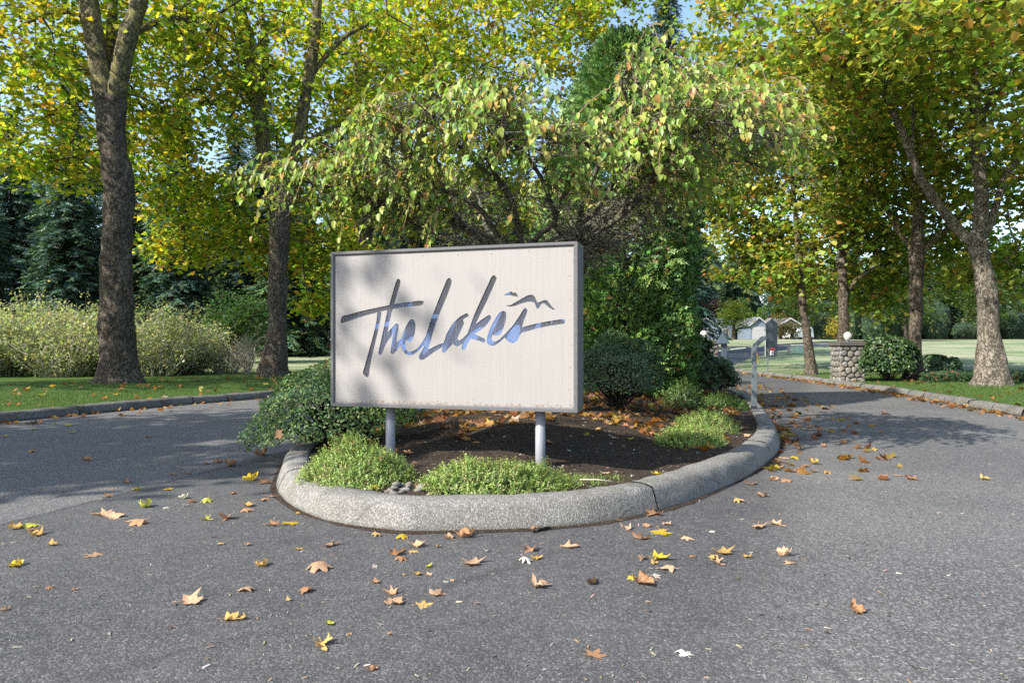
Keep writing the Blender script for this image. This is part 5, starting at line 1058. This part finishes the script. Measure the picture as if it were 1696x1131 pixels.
# ------------------------------------------------------------------ houses
def siding(name, c):
    m = NT(name); v = m.coord(); w = m.n('TexWave', Scale=9., _bands_direction='Z'); w.wave_profile = 'SAW'; m.set(w.inputs['Vector'], v); n = m.noise(v, 3, 3)
    return m.pbr(m.mix(m.math('MULTIPLY', n, .2), c, tuple(x*.75 for x in c)), .7, m.bump(w.outputs['Fac'], .5, .02), 0, .3)
M['trim'] = simple('white_trim', (.36, .36, .365), .5, .04); M['glass'] = simple('dark_window', (.04, .05, .06), .12, .1, 2, 0, .6)
def shingle(name, c): return simple(name, c, .9, .3, 5)
RF = [shingle('grey_shingles', (.13, .135, .15)), shingle('slate_shingles', (.09, .10, .12)), shingle('brown_grey_shingles', (.13, .118, .11))]
def house(label, px, D, w, d, h, rh, wallm, roofm, front='gable', wins=(), garage=None, door=None, rz=0, ov=.35):
    x, y = W(px, 0, D)[0], D; z = gz(x, y)-.1; o = tag(empty('house', (x, y, z), rz), label, 'house', 'houses across the lane')
    mb = MB(); hw, hd_ = w/2, d/2
    if front == 'gable': V = [(-hw, -hd_, -.3), (hw, -hd_, -.3), (hw, -hd_, h), (0, -hd_, h+rh), (-hw, -hd_, h)]; V2_ = [(a, d-hd_, c) for a, b, c in V]
    else: V = [(-hw, -hd_, -.3), (-hw, hd_, -.3), (-hw, hd_, h), (-hw, 0, h+rh), (-hw, -hd_, h)]; V = V[::-1]; V2_ = [(hw, b, c) for a, b, c in V]
    MB().add(V+V2_, [(0, 1, 2, 3, 4), (9, 8, 7, 6, 5)]+[(i, 5+i, 5+(i+1) % 5, (i+1) % 5) for i in range(5)]).build('wall', wallm, o)
    t = .14; rf = None
    for s in (-1, 1):
        if front == 'gable': L = hw; k = rh/hw; q = [(s*(L+ov), h-k*ov), (0, h+rh)]; A = [(q[0][0], -hd_-ov, q[0][1]), (q[1][0], -hd_-ov, q[1][1]), (q[1][0], hd_+ov, q[1][1]), (q[0][0], hd_+ov, q[0][1])]
        else: L = hd_; k = rh/hd_; q = [(s*(L+ov), h-k*ov), (0, h+rh)]; A = [(-hw-ov, q[0][0], q[0][1]), (-hw-ov, q[1][0], q[1][1]), (hw+ov, q[1][0], q[1][1]), (hw+ov, q[0][0], q[0][1])]
        A = np.array(A)+np.array([0, 0, .01]); MB().add(np.vstack([A, A+np.array([0, 0, t])]), [(0, 1, 2, 3), (7, 6, 5, 4), (0, 4, 5, 1), (1, 5, 6, 2), (2, 6, 7, 3), (3, 7, 4, 0)]).build('roof', roofm, o)
        if front == 'gable':
            n_ = np.array([(s*(hw+ov), -hd_-ov-.03, h-k*ov-.06), (0, -hd_-ov-.03, h+rh-.06), (0, -hd_-ov-.03, h+rh+.16), (s*(hw+ov), -hd_-ov-.03, h-k*ov+.16)]); MB().add(np.vstack([n_, n_+np.array([0, .028, 0])]), [(0, 1, 2, 3), (7, 6, 5, 4), (0, 4, 5, 1), (2, 6, 7, 3), (0, 3, 7, 4), (1, 5, 6, 2)]).build('barge_board', M['trim'], o)
    if front != 'gable': MB().box((0, -hd_-ov-.02, h-rh/hd_*ov+.06), (w+2*ov, .04, .2)).build('gutter', M['trim'], o)
    for cx_, cz_, ww, wh in wins:
        f_ = MB().box((cx_, -hd_-.03, cz_), (ww+.2, .06, wh+.2)).build('window', M['trim'], o); MB().box((cx_-ww/4-.01, -hd_-.065, cz_), (ww/2-.04, .02, wh)).build('pane', M['glass'], f_); MB().box((cx_+ww/4+.01, -hd_-.065, cz_), (ww/2-.04, .02, wh)).build('pane', M['glass'], f_)
    if garage: gd_ = MB().box((garage[0], -hd_-.03, 1.05), (garage[1], .06, 2.1)).build('garage_door', M['trim'], o); [MB().box((garage[0], -hd_-.065, .3+k*.5), (garage[1]-.1, .02, .44)).build('door_panel', M['trim'], gd_) for k in range(4)]
    if door: dd = MB().box((door, -hd_-.03, 1.0), (.95, .06, 2.05)).build('door', M['util_grey'], o); MB().box((door, -hd_-.065, 1.4), (.5, .02, .7)).build('door_window', M['glass'], dd)
    return o
WB = siding('pale_blue_siding', (.17, .205, .26)); WG = siding('pale_grey_siding', (.22, .23, .245)); WE = siding('beige_siding', (.25, .205, .16)); WC = siding('cream_siding', (.27, .255, .225)); WK = siding('blue_grey_siding', (.14, .17, .22))
house('pale blue gabled house at the left end of the row', 1157, 112, 4.2, 8, 2.2, 1.35, WB, RF[1], 'gable', [(-.8, 1.3, 1.0, 1.2), (.9, 1.3, .9, 1.2)])
house('grey-roofed house with its long side facing the lane', 1182, 121, 6.5, 7, 2.5, 1.5, WB, RF[0], 'long', [(-1.5, 1.4, 1.2, 1.1), (1.6, 1.4, 1.2, 1.1)])
house('blue house with a small front gable behind the round tree', 1194, 113, 2.6, 5, 2.4, 1.0, WB, RF[1], 'gable', [(0, 1.3, .9, 1.1)])
house('long pale house partly hidden by the round tree', 1219, 116, 5.2, 7, 2.3, 1.2, WG, RF[0], 'long', [(-1.2, 1.3, 1.2, 1.0), (1.0, 1.3, 1.2, 1.0)])
house('pale blue garage with its gable end to the lane', 1245, 108, 2.5, 6, 2.45, 1.05, WB, RF[0], 'gable', (), (0, 1.9))
house('cream porch-fronted house left of the keypad panel', 1262, 114, 2.8, 7, 2.4, 1.15, WC, RF[2], 'gable', [(.2, 1.2, 1.2, 1.5)], None, -.9)
house('beige house with a low gable right of the keypad panel', 1291, 106, 3.2, 8, 2.2, 1.0, WE, RF[2], 'gable', [(.8, 1.3, .7, 1.0)])
house('blue-grey house with a wide slate roof behind the leaning tree', 1318, 124, 7.6, 8, 2.7, 1.5, WK, RF[1], 'long', [(-2.0, 1.5, 1.6, 1.1), (1.0, 1.5, 1.4, 1.1)])
house('white-roofed house far off at the right picture edge', 1692, 118, 7, 7, 2.4, 1.3, WG, RF[0], 'long', [(0, 1.3, 1.2, 1.0)], rz=-.2)
# white van parked by the blue-grey house
vx, vy = W(1322, 0, 98)[0], 98; van = tag(empty('parked_van', (vx, vy, gz(vx, vy)), .5), 'white van parked behind the leaning tree', 'van')
prof = [(-2.2, .35), (-2.25, .8), (-2.1, 1.05), (-1.3, 1.2), (-.75, 1.75), (1.9, 1.8), (2.2, 1.5), (2.25, .4)]
V = [(a, s*(.9 if b < 1.25 else .78), b) for s in (-1, 1) for a, b in prof]; m = len(prof)
MB().add(V, [tuple(range(m)), tuple(range(2*m-1, m-1, -1))]+[(i, m+i, m+(i+1) % m, (i+1) % m) for i in range(m)]).build('body', M['white'], van)
for s in (-1, 1):
    for a, b in ((-.95, -.1), (0, .85), (.95, 1.8)): MB().add([(a-.1, s*.885, 1.22), (b, s*.885, 1.22), (b, s*.80, 1.66), (a+.12, s*.80, 1.66), (a-.1, s*.87, 1.22), (b, s*.87, 1.22), (b, s*.785, 1.66), (a+.12, s*.785, 1.66)], [(0, 1, 2, 3), (7, 6, 5, 4), (0, 4, 5, 1), (1, 5, 6, 2), (2, 6, 7, 3), (3, 7, 4, 0)]).build('side_window', M['glass'], van)
    for a in (-1.4, 1.4):
        wv = MB().tube([(a, s*.68, .33), (a, s*.91, .33)], .33, 20).build('wheel', M['black'], van); MB().tube([(a, s*.9, .33), (a, s*.925, .33)], .19, 16).build('rim', M['util_grey'], wv)
MB().add([(-1.32, -.70, 1.22), (-1.32, .70, 1.22), (-.80, .64, 1.70), (-.80, -.64, 1.70), (-1.29, -.70, 1.2), (-1.29, .70, 1.2), (-.77, .64, 1.68), (-.77, -.64, 1.68)], [(0, 3, 2, 1), (0, 1, 5, 4), (1, 2, 6, 5), (2, 3, 7, 6), (3, 0, 4, 7)]).build('windscreen', M['glass'], van)

# ------------------------------------------------------------------ fallen leaves
def fallen_mesh(seed, mode):
    r = np.random.default_rng(seed)
    half = [(0, 1), (7, .86), (14, .70), (24, .50), (33, .60), (44, .74), (54, .92), (62, .72), (72, .50), (84, .40), (96, .56), (110, .68), (124, .46), (145, .36), (166, .26)]
    ang = [a for a, _ in half]+[360-a for a, _ in half[:0:-1]]; rad = [b for _, b in half]+[b for _, b in half[:0:-1]]
    ang = np.radians(ang); rad = np.array(rad)*r.uniform(.8, 1.12, len(ang))*(1-.35*(np.abs(((ang-r.uniform(0, 6.28)+math.pi) % (2*math.pi))-math.pi) < r.uniform(.1, .7))); m = len(ang)
    V = [(0, 0, 0)]
    for s in (.34, .68, 1.): V += [(math.cos(a)*q*s, math.sin(a)*q*s, 0) for a, q in zip(ang, rad)]
    V = np.array(V); F = [(0, 1+i, 1+(i+1) % m) for i in range(m)]
    for k in (0, 1): F += [(1+k*m+i, 1+(k+1)*m+i, 1+(k+1)*m+(i+1) % m, 1+k*m+(i+1) % m) for i in range(m)]
    x, y = V[:, 0].copy(), V[:, 1].copy(); rr_ = np.hypot(x, y); th = np.arctan2(y, x)
    ridge = .03*np.cos(th*6)*rr_                      # raised veins
    if mode == 'flat': z = .05*rr_**2*np.cos(2*th+seed)+.08*np.clip(rr_-.55, 0, 1)
    elif mode == 'cup': z = .36*rr_**2.2; x = x*(1-.25*rr_**2); y = y*(1-.25*rr_**2)
    elif mode == 'arch': z = -.42*rr_**2; x = x*(1-.15*rr_**2); y = y*(1-.22*rr_**2)
    elif mode == 'fold': z = np.abs(y)*.75; y = y*.62
    elif mode == 'roll': k = 2.3; z = (1-np.cos(k*y))/k; y = np.sin(k*y)/k
    elif mode == 'tent': z = -np.abs(y)*.7-.2*x**2; y = y*.7
    else:
        q_ = np.clip(rr_-.32, 0, 1); k_ = 1-.75*q_*(1+.4*np.cos(th*3+seed)); x = x*k_; y = y*k_; z = .55*q_*(1+.5*np.sin(th*2+seed*2))
    amp = {'crumple': .42, 'flat': .05}.get(mode, .12)
    Q = np.column_stack([V[:, 0], V[:, 1], 0*x]); z = z+ridge+amp*fbm(Q, 1.9, seed, 3); x = x+amp*.5*fbm(Q, 1.7, seed+9); y = y+amp*.5*fbm(Q, 1.7, seed+19)
    V = np.column_stack([x, y, z]); b = 1+2*m+m//2+0
    p0 = V[1+2*m+(m//2)]; L = .42; e = np.array([-1, r.normal(0, .4), .15]); e /= np.linalg.norm(e)
    mb = MB().add(V, F); mb.tube([V[0]*.0+p0*.8, p0+e*L*.5, p0+e*L+np.array([0, 0, .05])], [.018, .014, .02], 4)
    me_v = np.vstack(mb.v); me_v[:, 2] -= np.percentile(me_v[:, 2], 6)
    me = bpy.data.meshes.new('fallen_leaf'); me.from_pydata(me_v.tolist(), [], mb.f); me.polygons.foreach_set('use_smooth', [True]*len(me.polygons)); me.materials.append(LIT['t']); me.update(); return me
MODES = ['flat', 'cup', 'arch', 'fold', 'roll', 'tent', 'crumple', 'crumple', 'arch', 'tent', 'crumple', 'flat', 'roll', 'arch', 'crumple', 'tent']
FM = [(md, fallen_mesh(200+i*7, md)) for i, md in enumerate(MODES)]
WORD = {'t': 'tan', 'b': 'russet brown', 'g': 'golden', 'y': 'bright yellow', 'l': 'yellow-green', 'p': 'pale buff', 'd': 'nearly black', 'w': 'bleached white'}
SHAPE = {'flat': 'flat', 'cup': 'upturned', 'arch': 'arched', 'fold': 'folded', 'roll': 'rolled', 'tent': 'tented', 'crumple': 'crumpled'}
rl_ = np.random.default_rng(77); NLEAF = 0; seen_lab = {}
def fallen(x, y, z, size, c, mode=None, rz=None, tilt=None, label=None, group='fallen leaves on the drive'):
    global NLEAF
    c_ = [i for i, (md, _) in enumerate(FM) if mode is None or md == mode]; i = int(rl_.choice(c_)); md, me = FM[i]
    o = bpy.data.objects.new('fallen_leaf', me); COL.objects.link(o); s = size/1.55
    o.scale = (s, s*rl_.uniform(.8, 1.1), s*rl_.uniform(.5, .95)); o.location = (x, y, z+.003); o.rotation_euler = (rl_.normal(0, .06), rl_.normal(0, .06), rl_.uniform(0, 6.28) if rz is None else rz)
    if tilt is not None: o.rotation_euler[0] += tilt[0]; o.rotation_euler[1] += tilt[1]
    o.material_slots[0].link = 'OBJECT'; o.material_slots[0].material = LIT[c]
    tag(o, label or '%s %s dry leaf lying on the drive' % (WORD[c], SHAPE[md]), 'leaf', group); NLEAF += 1; return md
ROAD_LEAVES = [(26, 876, 24, 'g'), (54, 871, 30, 'l'), (55, 879, 26, 't'), (58, 887, 36, 'g'), (88, 903, 30, 'g'), (28, 936, 46, 'y'), (160, 919, 27, 't'), (170, 854, 36, 't'), (188, 857, 34, 't'), (232, 868, 37, 'b'), (240, 839, 26, 'l'), (341, 861, 19, 'l'), (377, 858, 32, 'b'), (365, 902, 15, 'g'), (412, 903, 16, 'b'), (82, 974, 14, 'b'), (122, 977, 14, 'b'), (406, 979, 30, 't'), (313, 997, 48, 't'), (378, 1026, 32, 'g'), (400, 1024, 20, 'g'), (5, 1011, 14, 't'), (283, 1040, 10, 'b'),
 (455, 870, 24, 'b'), (483, 866, 30, 'y'), (492, 850, 14, 'g'), (547, 903, 31, 't'), (498, 909, 16, 'g'), (433, 936, 24, 'g'), (530, 941, 44, 't'), (623, 886, 21, 'g'), (668, 890, 22, 'y'), (766, 888, 30, 'b'), (746, 893, 22, 't'), (694, 904, 42, 't'), (656, 918, 30, 'b'), (663, 926, 26, 'b'), (685, 914, 20, 'g'), (726, 906, 15, 't'), (779, 933, 42, 't'), (709, 940, 20, 'l'), (621, 938, 14, 'p'), (694, 952, 20, 'g'), (710, 953, 16, 't'), (619, 965, 23, 'b'), (647, 984, 30, 'b'), (655, 999, 34, 't'), (720, 985, 33, 't'), (697, 1003, 30, 'g'), (508, 980, 31, 'b'), (475, 994, 16, 'g'), (750, 962, 10, 't'), (549, 1034, 16, 'l'), (580, 1050, 15, 't'), (644, 1051, 11, 't'), (533, 1066, 42, 'g'), (617, 1109, 20, 'b'), (670, 952, 11, 't'),
 (881, 877, 18, 'b'), (880, 910, 32, 'b'), (942, 906, 40, 't'), (870, 929, 26, 'p'), (887, 926, 24, 'g'), (897, 973, 50, 't'), (980, 967, 20, 'd'), (1022, 862, 28, 'b'), (1037, 877, 28, 't'), (1060, 892, 30, 'b'), (1071, 872, 17, 'b'), (1094, 881, 40, 'y'), (1106, 869, 18, 't'), (1087, 852, 30, 'b'), (1136, 892, 26, 't'), (1178, 881, 16, 'p'), (1088, 925, 42, 'y'), (1066, 925, 22, 't'), (1084, 934, 20, 'g'), (1108, 944, 38, 't'), (1085, 955, 22, 'p'), (1047, 957, 20, 'y'), (1074, 968, 38, 'b'), (1196, 915, 46, 'g'), (1182, 925, 24, 'g'), (1186, 932, 24, 't'), (1239, 923, 23, 'g'), (1148, 922, 16, 'b'), (1255, 873, 38, 't'), (1283, 869, 24, 't'), (1293, 919, 26, 't'), (1309, 933, 28, 't'), (982, 1086, 38, 'b'), (1136, 1084, 34, 'w'), (1420, 1015, 29, 'b'), (1222, 831, 19, 'g'), (1262, 822, 26, 't'),
 (1243, 802, 32, 'b'), (1278, 795, 22, 'b'), (1302, 796, 32, 'b'), (1290, 775, 28, 'b'), (1335, 773, 16, 'b'), (1350, 768, 18, 'g'), (1368, 783, 22, 'g'), (1413, 795, 16, 'p'), (1508, 794, 20, 'b'), (1633, 795, 30, 'g'), (1325, 744, 22, 'b'), (1317, 759, 22, 'y'), (1320, 708, 18, 'b'), (1334, 696, 11, 'b'), (1398, 730, 11, 'b'), (1367, 740, 10, 'b'), (1392, 716, 10, 'b'), (1466, 686, 12, 'b'),
 (227, 811, 18, 'y'), (279, 810, 18, 'y'), (181, 823, 18, 'b'), (208, 799, 18, 'b'), (147, 763, 24, 'b'), (54, 749, 19, 'g'), (10, 723, 16, 'y'), (115, 705, 16, 'l'), (81, 692, 12, 'y'), (57, 712, 12, 'l'), (118, 717, 14, 'g'), (247, 724, 13, 'b'), (410, 796, 26, 'y'), (385, 771, 24, 'b'), (359, 766, 18, 'b'), (342, 769, 14, 'b'), (285, 787, 12, 'b'), (312, 785, 12, 'b'), (443, 800, 22, 'b'), (450, 822, 22, 'b'), (435, 829, 22, 'b'), (413, 838, 30, 'g'), (405, 847, 22, 'b'), (388, 818, 18, 'b'), (343, 830, 22, 'l'), (320, 831, 16, 'b'), (307, 838, 12, 'p'), (300, 826, 16, 'p'), (275, 842, 14, 'p'), (430, 755, 32, 'b')]
def where(px, py):
    h = 'at the far left' if px < 120 else 'left of the island' if px < 430 else 'in front of the left heath mound' if px < 640 else 'in front of the sign' if px < 860 else 'in front of the right sign post' if px < 1000 else 'before the kerb joint' if px < 1160 else 'right of the kerb joint' if px < 1340 else 'out on the right lane'
    v = 'close to the camera' if py > 1000 else 'midway across the foreground' if py > 925 else 'near the kerb' if py > 840 else 'in the left lane' if px < 460 else 'along the island kerb'
    return h, v
ML = ['crumple', 'arch', 'tent', 'roll', 'cup', 'fold', 'flat']
count = {}
for k, (px, py, s, c) in enumerate(ROAD_LEAVES):
    p = Gd(px, py); size = s*1.25*p[1]/1131
    md = ['flat', 'arch', 'crumple'][k % 3] if c in 'yw' else ML[k % 7] if k % 3 == 0 else ['crumple', 'arch', 'crumple', 'roll'][k % 4]
    h, v = where(px, py); sz = 'large' if size > .15 else 'small' if size < .08 else 'mid-sized'
    lab = '%s %s %s leaf %s, %s' % (sz, WORD[c], SHAPE[md], h, v)
    fallen(p[0], p[1], 0, min(.19, max(size, .03)), c, md, label=lab)
n_road = NLEAF
# leaves gathered against kerbs and lying in the bed
def gutter(path, side, n, w, lo, hi, pal, label, group):
    p = path[(path[:, 1] > lo) & (path[:, 1] < hi)]; T = np.gradient(p, axis=0); T /= np.linalg.norm(T, axis=1)[:, None]; N = np.stack([-T[:, 1], T[:, 0]], 1)*side
    for _ in range(n):
        i = rl_.integers(0, len(p)); d = .03+w*rl_.random()**2.2; q = p[i]+N[i]*d+T[i]*rl_.uniform(-.2, .2)
        c_ = rl_.choice(list(pal)); fallen(q[0], q[1], 0, rl_.uniform(.07, .15), c_, None, None, None, WORD[c_]+label, group)
ir = isl[(isl[:, 0] > 2.4)]
gutter(ir, -1, 46, 1.3, 7.2, 19, 'bbbtgb', ' leaf drifted beside the right side of the island kerb', 'leaves drifted along the island kerb')
gutter(Rp, 1, 36, .5, 12, 27, 'bbbtb', ' leaf lying in the gutter of the right kerb', 'leaves in the right gutter')
gutter(Lp, -1, 14, 1.2, 11, 18, 'ygblb', ' leaf lying in the gutter of the left kerb', 'leaves in the left gutter')
LB = [(1078, 712, 'b'), (1095, 690, 'b'), (1012, 705, 'g'), (1058, 690, 'g'), (985, 700, 'b'), (930, 700, 'b'), (945, 690, 'b'), (972, 722, 'y'), (993, 715, 'g'), (1018, 722, 't'), (1045, 720, 'l'), (1003, 765, 't'), (1090, 762, 'y'), (1063, 786, 'b'), (1170, 752, 't'), (1165, 748, 'g'), (1262, 728, 'b'), (1275, 715, 't'), (1278, 702, 'y'), (1240, 706, 't'), (1235, 695, 'b'), (1222, 683, 't'), (1258, 695, 'b'), (800, 700, 'b'), (780, 708, 'b'), (770, 712, 't'), (820, 698, 'b'), (840, 705, 't'), (860, 700, 'b'), (790, 736, 'g'), (905, 735, 'b'), (740, 710, 't'), (960, 690, 'b'), (1052, 700, 'b'), (1150, 680, 'b'), (1130, 672, 'b'), (1108, 676, 't'), (1090, 668, 'b'), (1180, 668, 'b'), (590, 690, 'b'), (610, 700, 'b'), (575, 712, 'b'), (560, 700, 'b'), (720, 700, 'b'), (700, 705, 'b'), (1255, 738, 'b'), (1118, 680, 'b'), (1040, 682, 'b')]
for px, py, c in LB:
    p = Gd(px, py, .3)
    if not inside(np.array([p[:2]]), inner)[0]: continue
    fallen(p[0], p[1], float(bed_z(p[0], p[1])[0])+.01, rl_.uniform(.10, .17), c, None, None, None, '%s dry leaf lying on the dark mulch of the bed' % WORD[c], 'fallen leaves on the bed')
ONPL = [(-1.52, 5.52, .10, 'b'), (-1.05, 5.5, .22, 'b'), (-.86, 5.7, .24, 'b'), (-.78, 5.55, .16, 'b'), (-1.2, 5.78, .34, 'b'), (-.25, 5.4, .24, 't'), (.05, 5.35, .2, 'b'), (-.75, 5.35, .02, 'b'), (-1.05, 5.28, .05, 'y')]
for x, y, dz, c in ONPL: fallen(x, y, float(bed_z(x, y)[0])+dz, rl_.uniform(.08, .13), c, None, None, (.4, .2), '%s leaf caught on a heath mound at the island tip' % WORD[c], 'leaves caught on plants')
for x, y, z, c in [(-2.45, 7.05, .93, 'g'), (-1.62, 7.25, .98, 'y'), (-1.75, 7.3, 1.1, 'b'), (-1.55, 7.45, 1.2, 'b'), (-1.95, 7.2, 1.12, 'b'), (-2.35, 6.85, .42, 'b')]: fallen(x, y, z, .15, c, 'cup', None, (1.0, .2), '%s leaf caught on the small-leaved shrub' % WORD[c], 'leaves caught on plants')
print('fallen leaves', NLEAF)
# the remaining litter, past counting
def litter_mass():
    r = np.random.default_rng(9); n = 2800; q = np.column_stack([r.uniform(-2.2, 5.5, n), r.uniform(6.9, 17, n)]); q = q[inside(q, inner)]; q = q[polydist(q, inner) > .25]
    w = (fbm(np.column_stack([q, 0*q[:, 0]]), .8, 4) > -.15) | (q[:, 1] > 9.5); q = q[w]; n = len(q)
    z = bed_z(q[:, 0], q[:, 1]); k = 0
    g_ = []
    for path, side, w_, lo, hi, m in ((ir, -1, 1.5, 7, 24, 260), (Rp, 1, .55, 11, 34, 420), (Lp, -1, 1.0, 8, 18, 60)):
        p = path[(path[:, 1] > lo) & (path[:, 1] < hi)]; T = np.gradient(p, axis=0); T /= np.linalg.norm(T, axis=1)[:, None]; N = np.stack([-T[:, 1], T[:, 0]], 1)*side; i = r.integers(0, len(p), m); g_.append(p[i]+N[i]*(.02+w_*r.random(m)**2)[:, None]+T[i]*r.uniform(-.3, .3, (m, 1)))
    lw = strip_points(Lp, 1, 160, 7, 9, 26); rw = strip_points(Rp, -1, 120, 4, 11, 30)
    pos = np.vstack([np.column_stack([q, z+.012]), *[np.column_stack([a, 0*a[:, 0]+.012]) for a in g_], *[np.column_stack([a, land_z(a[:, 0], a[:, 1])+.04]) for a in (lw, rw)]]); n = len(pos)
    tv = np.array(PLANE_V)-np.array([.4, 0, 0]); tv[:, 2] *= 3.5
    tag(scatter('leaf_litter', tv, PLANE_F, pos, unit(n, r)*.55+np.array([0, 0, 1.]), unit(n, r), r.uniform(.07, .16, n), pick([(5, (.30, .13, .05)), (4, (.40, .24, .12)), (1.5, (.5, .33, .08)), (1, (.14, .07, .04))], n, r, .25), M['leaf']), 'brown leaf litter spread over the bed, gutters and verges', 'leaf litter', None, 'stuff')
litter_mass()
def crumbs():
    r = np.random.default_rng(19); n = 2600; D = 2.5+9*r.random(n)**1.4; x = r.uniform(-.8, .8, n)*D; q = np.column_stack([x, D]); q = q[(~inside(q, isl)) & inside(q, rl)]; n = len(q)
    tag(scatter('road_debris', [(-.5, -.12, 0), (.5, -.08, .02), (.45, .12, .05), (-.4, .1, .12)], [(0, 1, 2, 3)], np.column_stack([q, np.full(n, .003)]), unit(n, r)*.25+np.array([0, 0, 1.]), unit(n, r)*np.array([1, 1, .1]), .008+.03*r.random(n)**2.5, pick([(4, (.42, .36, .28)), (3, (.30, .22, .14)), (2, (.55, .52, .47)), (1, (.05, .04, .03))], n, r, .2), M['blade']), 'tiny crumbs of dry leaf and grit on the asphalt', 'debris', None, 'stuff')
crumbs()
# stones between the mounds and a stick by the kerb
def stone_mesh(seed):
    bm = bmesh.new(); bmesh.ops.create_icosphere(bm, subdivisions=2, radius=1); r = np.random.default_rng(seed)
    P = np.array([v.co[:] for v in bm.verts]); P *= (1+.28*fbm(P, 1.1, seed))[:, None]; P *= np.array([1, r.uniform(.6, .9), r.uniform(.45, .7)])
    for v, p in zip(bm.verts, P): v.co = p
    me = bpy.data.meshes.new('stone'); bm.to_mesh(me); bm.free(); me.materials.append(STN[2 if seed % 2 else 0]); me.polygons.foreach_set('use_smooth', [True]*len(me.polygons)); return me
SM = [stone_mesh(i) for i in range(5)]
for i in range(17):
    x = -.82+rl_.uniform(-.15, .13); y = 5.34+rl_.uniform(-.09, .16); s = rl_.uniform(.016, .045)
    o = bpy.data.objects.new('rock', SM[i % 5]); COL.objects.link(o); o.location = (x, y, float(bed_z(x, y)[0])+s*.12+.006*(i % 3)); o.scale = (s, s, s); o.rotation_euler = (rl_.uniform(-.3, .3), rl_.uniform(-.3, .3), rl_.uniform(0, 6)); tag(o, 'small grey rock piled in the gap between the two front heath mounds', 'rock', 'rocks between the heath mounds')
p = Gd(893, 880); tag(MB().tube([(p[0]-.05, p[1]-.045, .014), (p[0], p[1], .018), (p[0]+.08, p[1]+.05, .016)], [.011, .012, .008], 7, True, .2, 30).build('stick', M['bark_dark'], None, True), 'short dark stick lying against the foot of the island kerb', 'stick')
p = Gd(985, 797, .2); tag(MB().tube([(p[0]-.12, p[1]+.05, .205), (p[0], p[1], .215), (p[0]+.14, p[1]-.02, .205)], [.005, .006, .004], 5).build('stick', M['twig_pale'], None, True), 'thin pale stick on the soil right of the right sign post', 'stick')
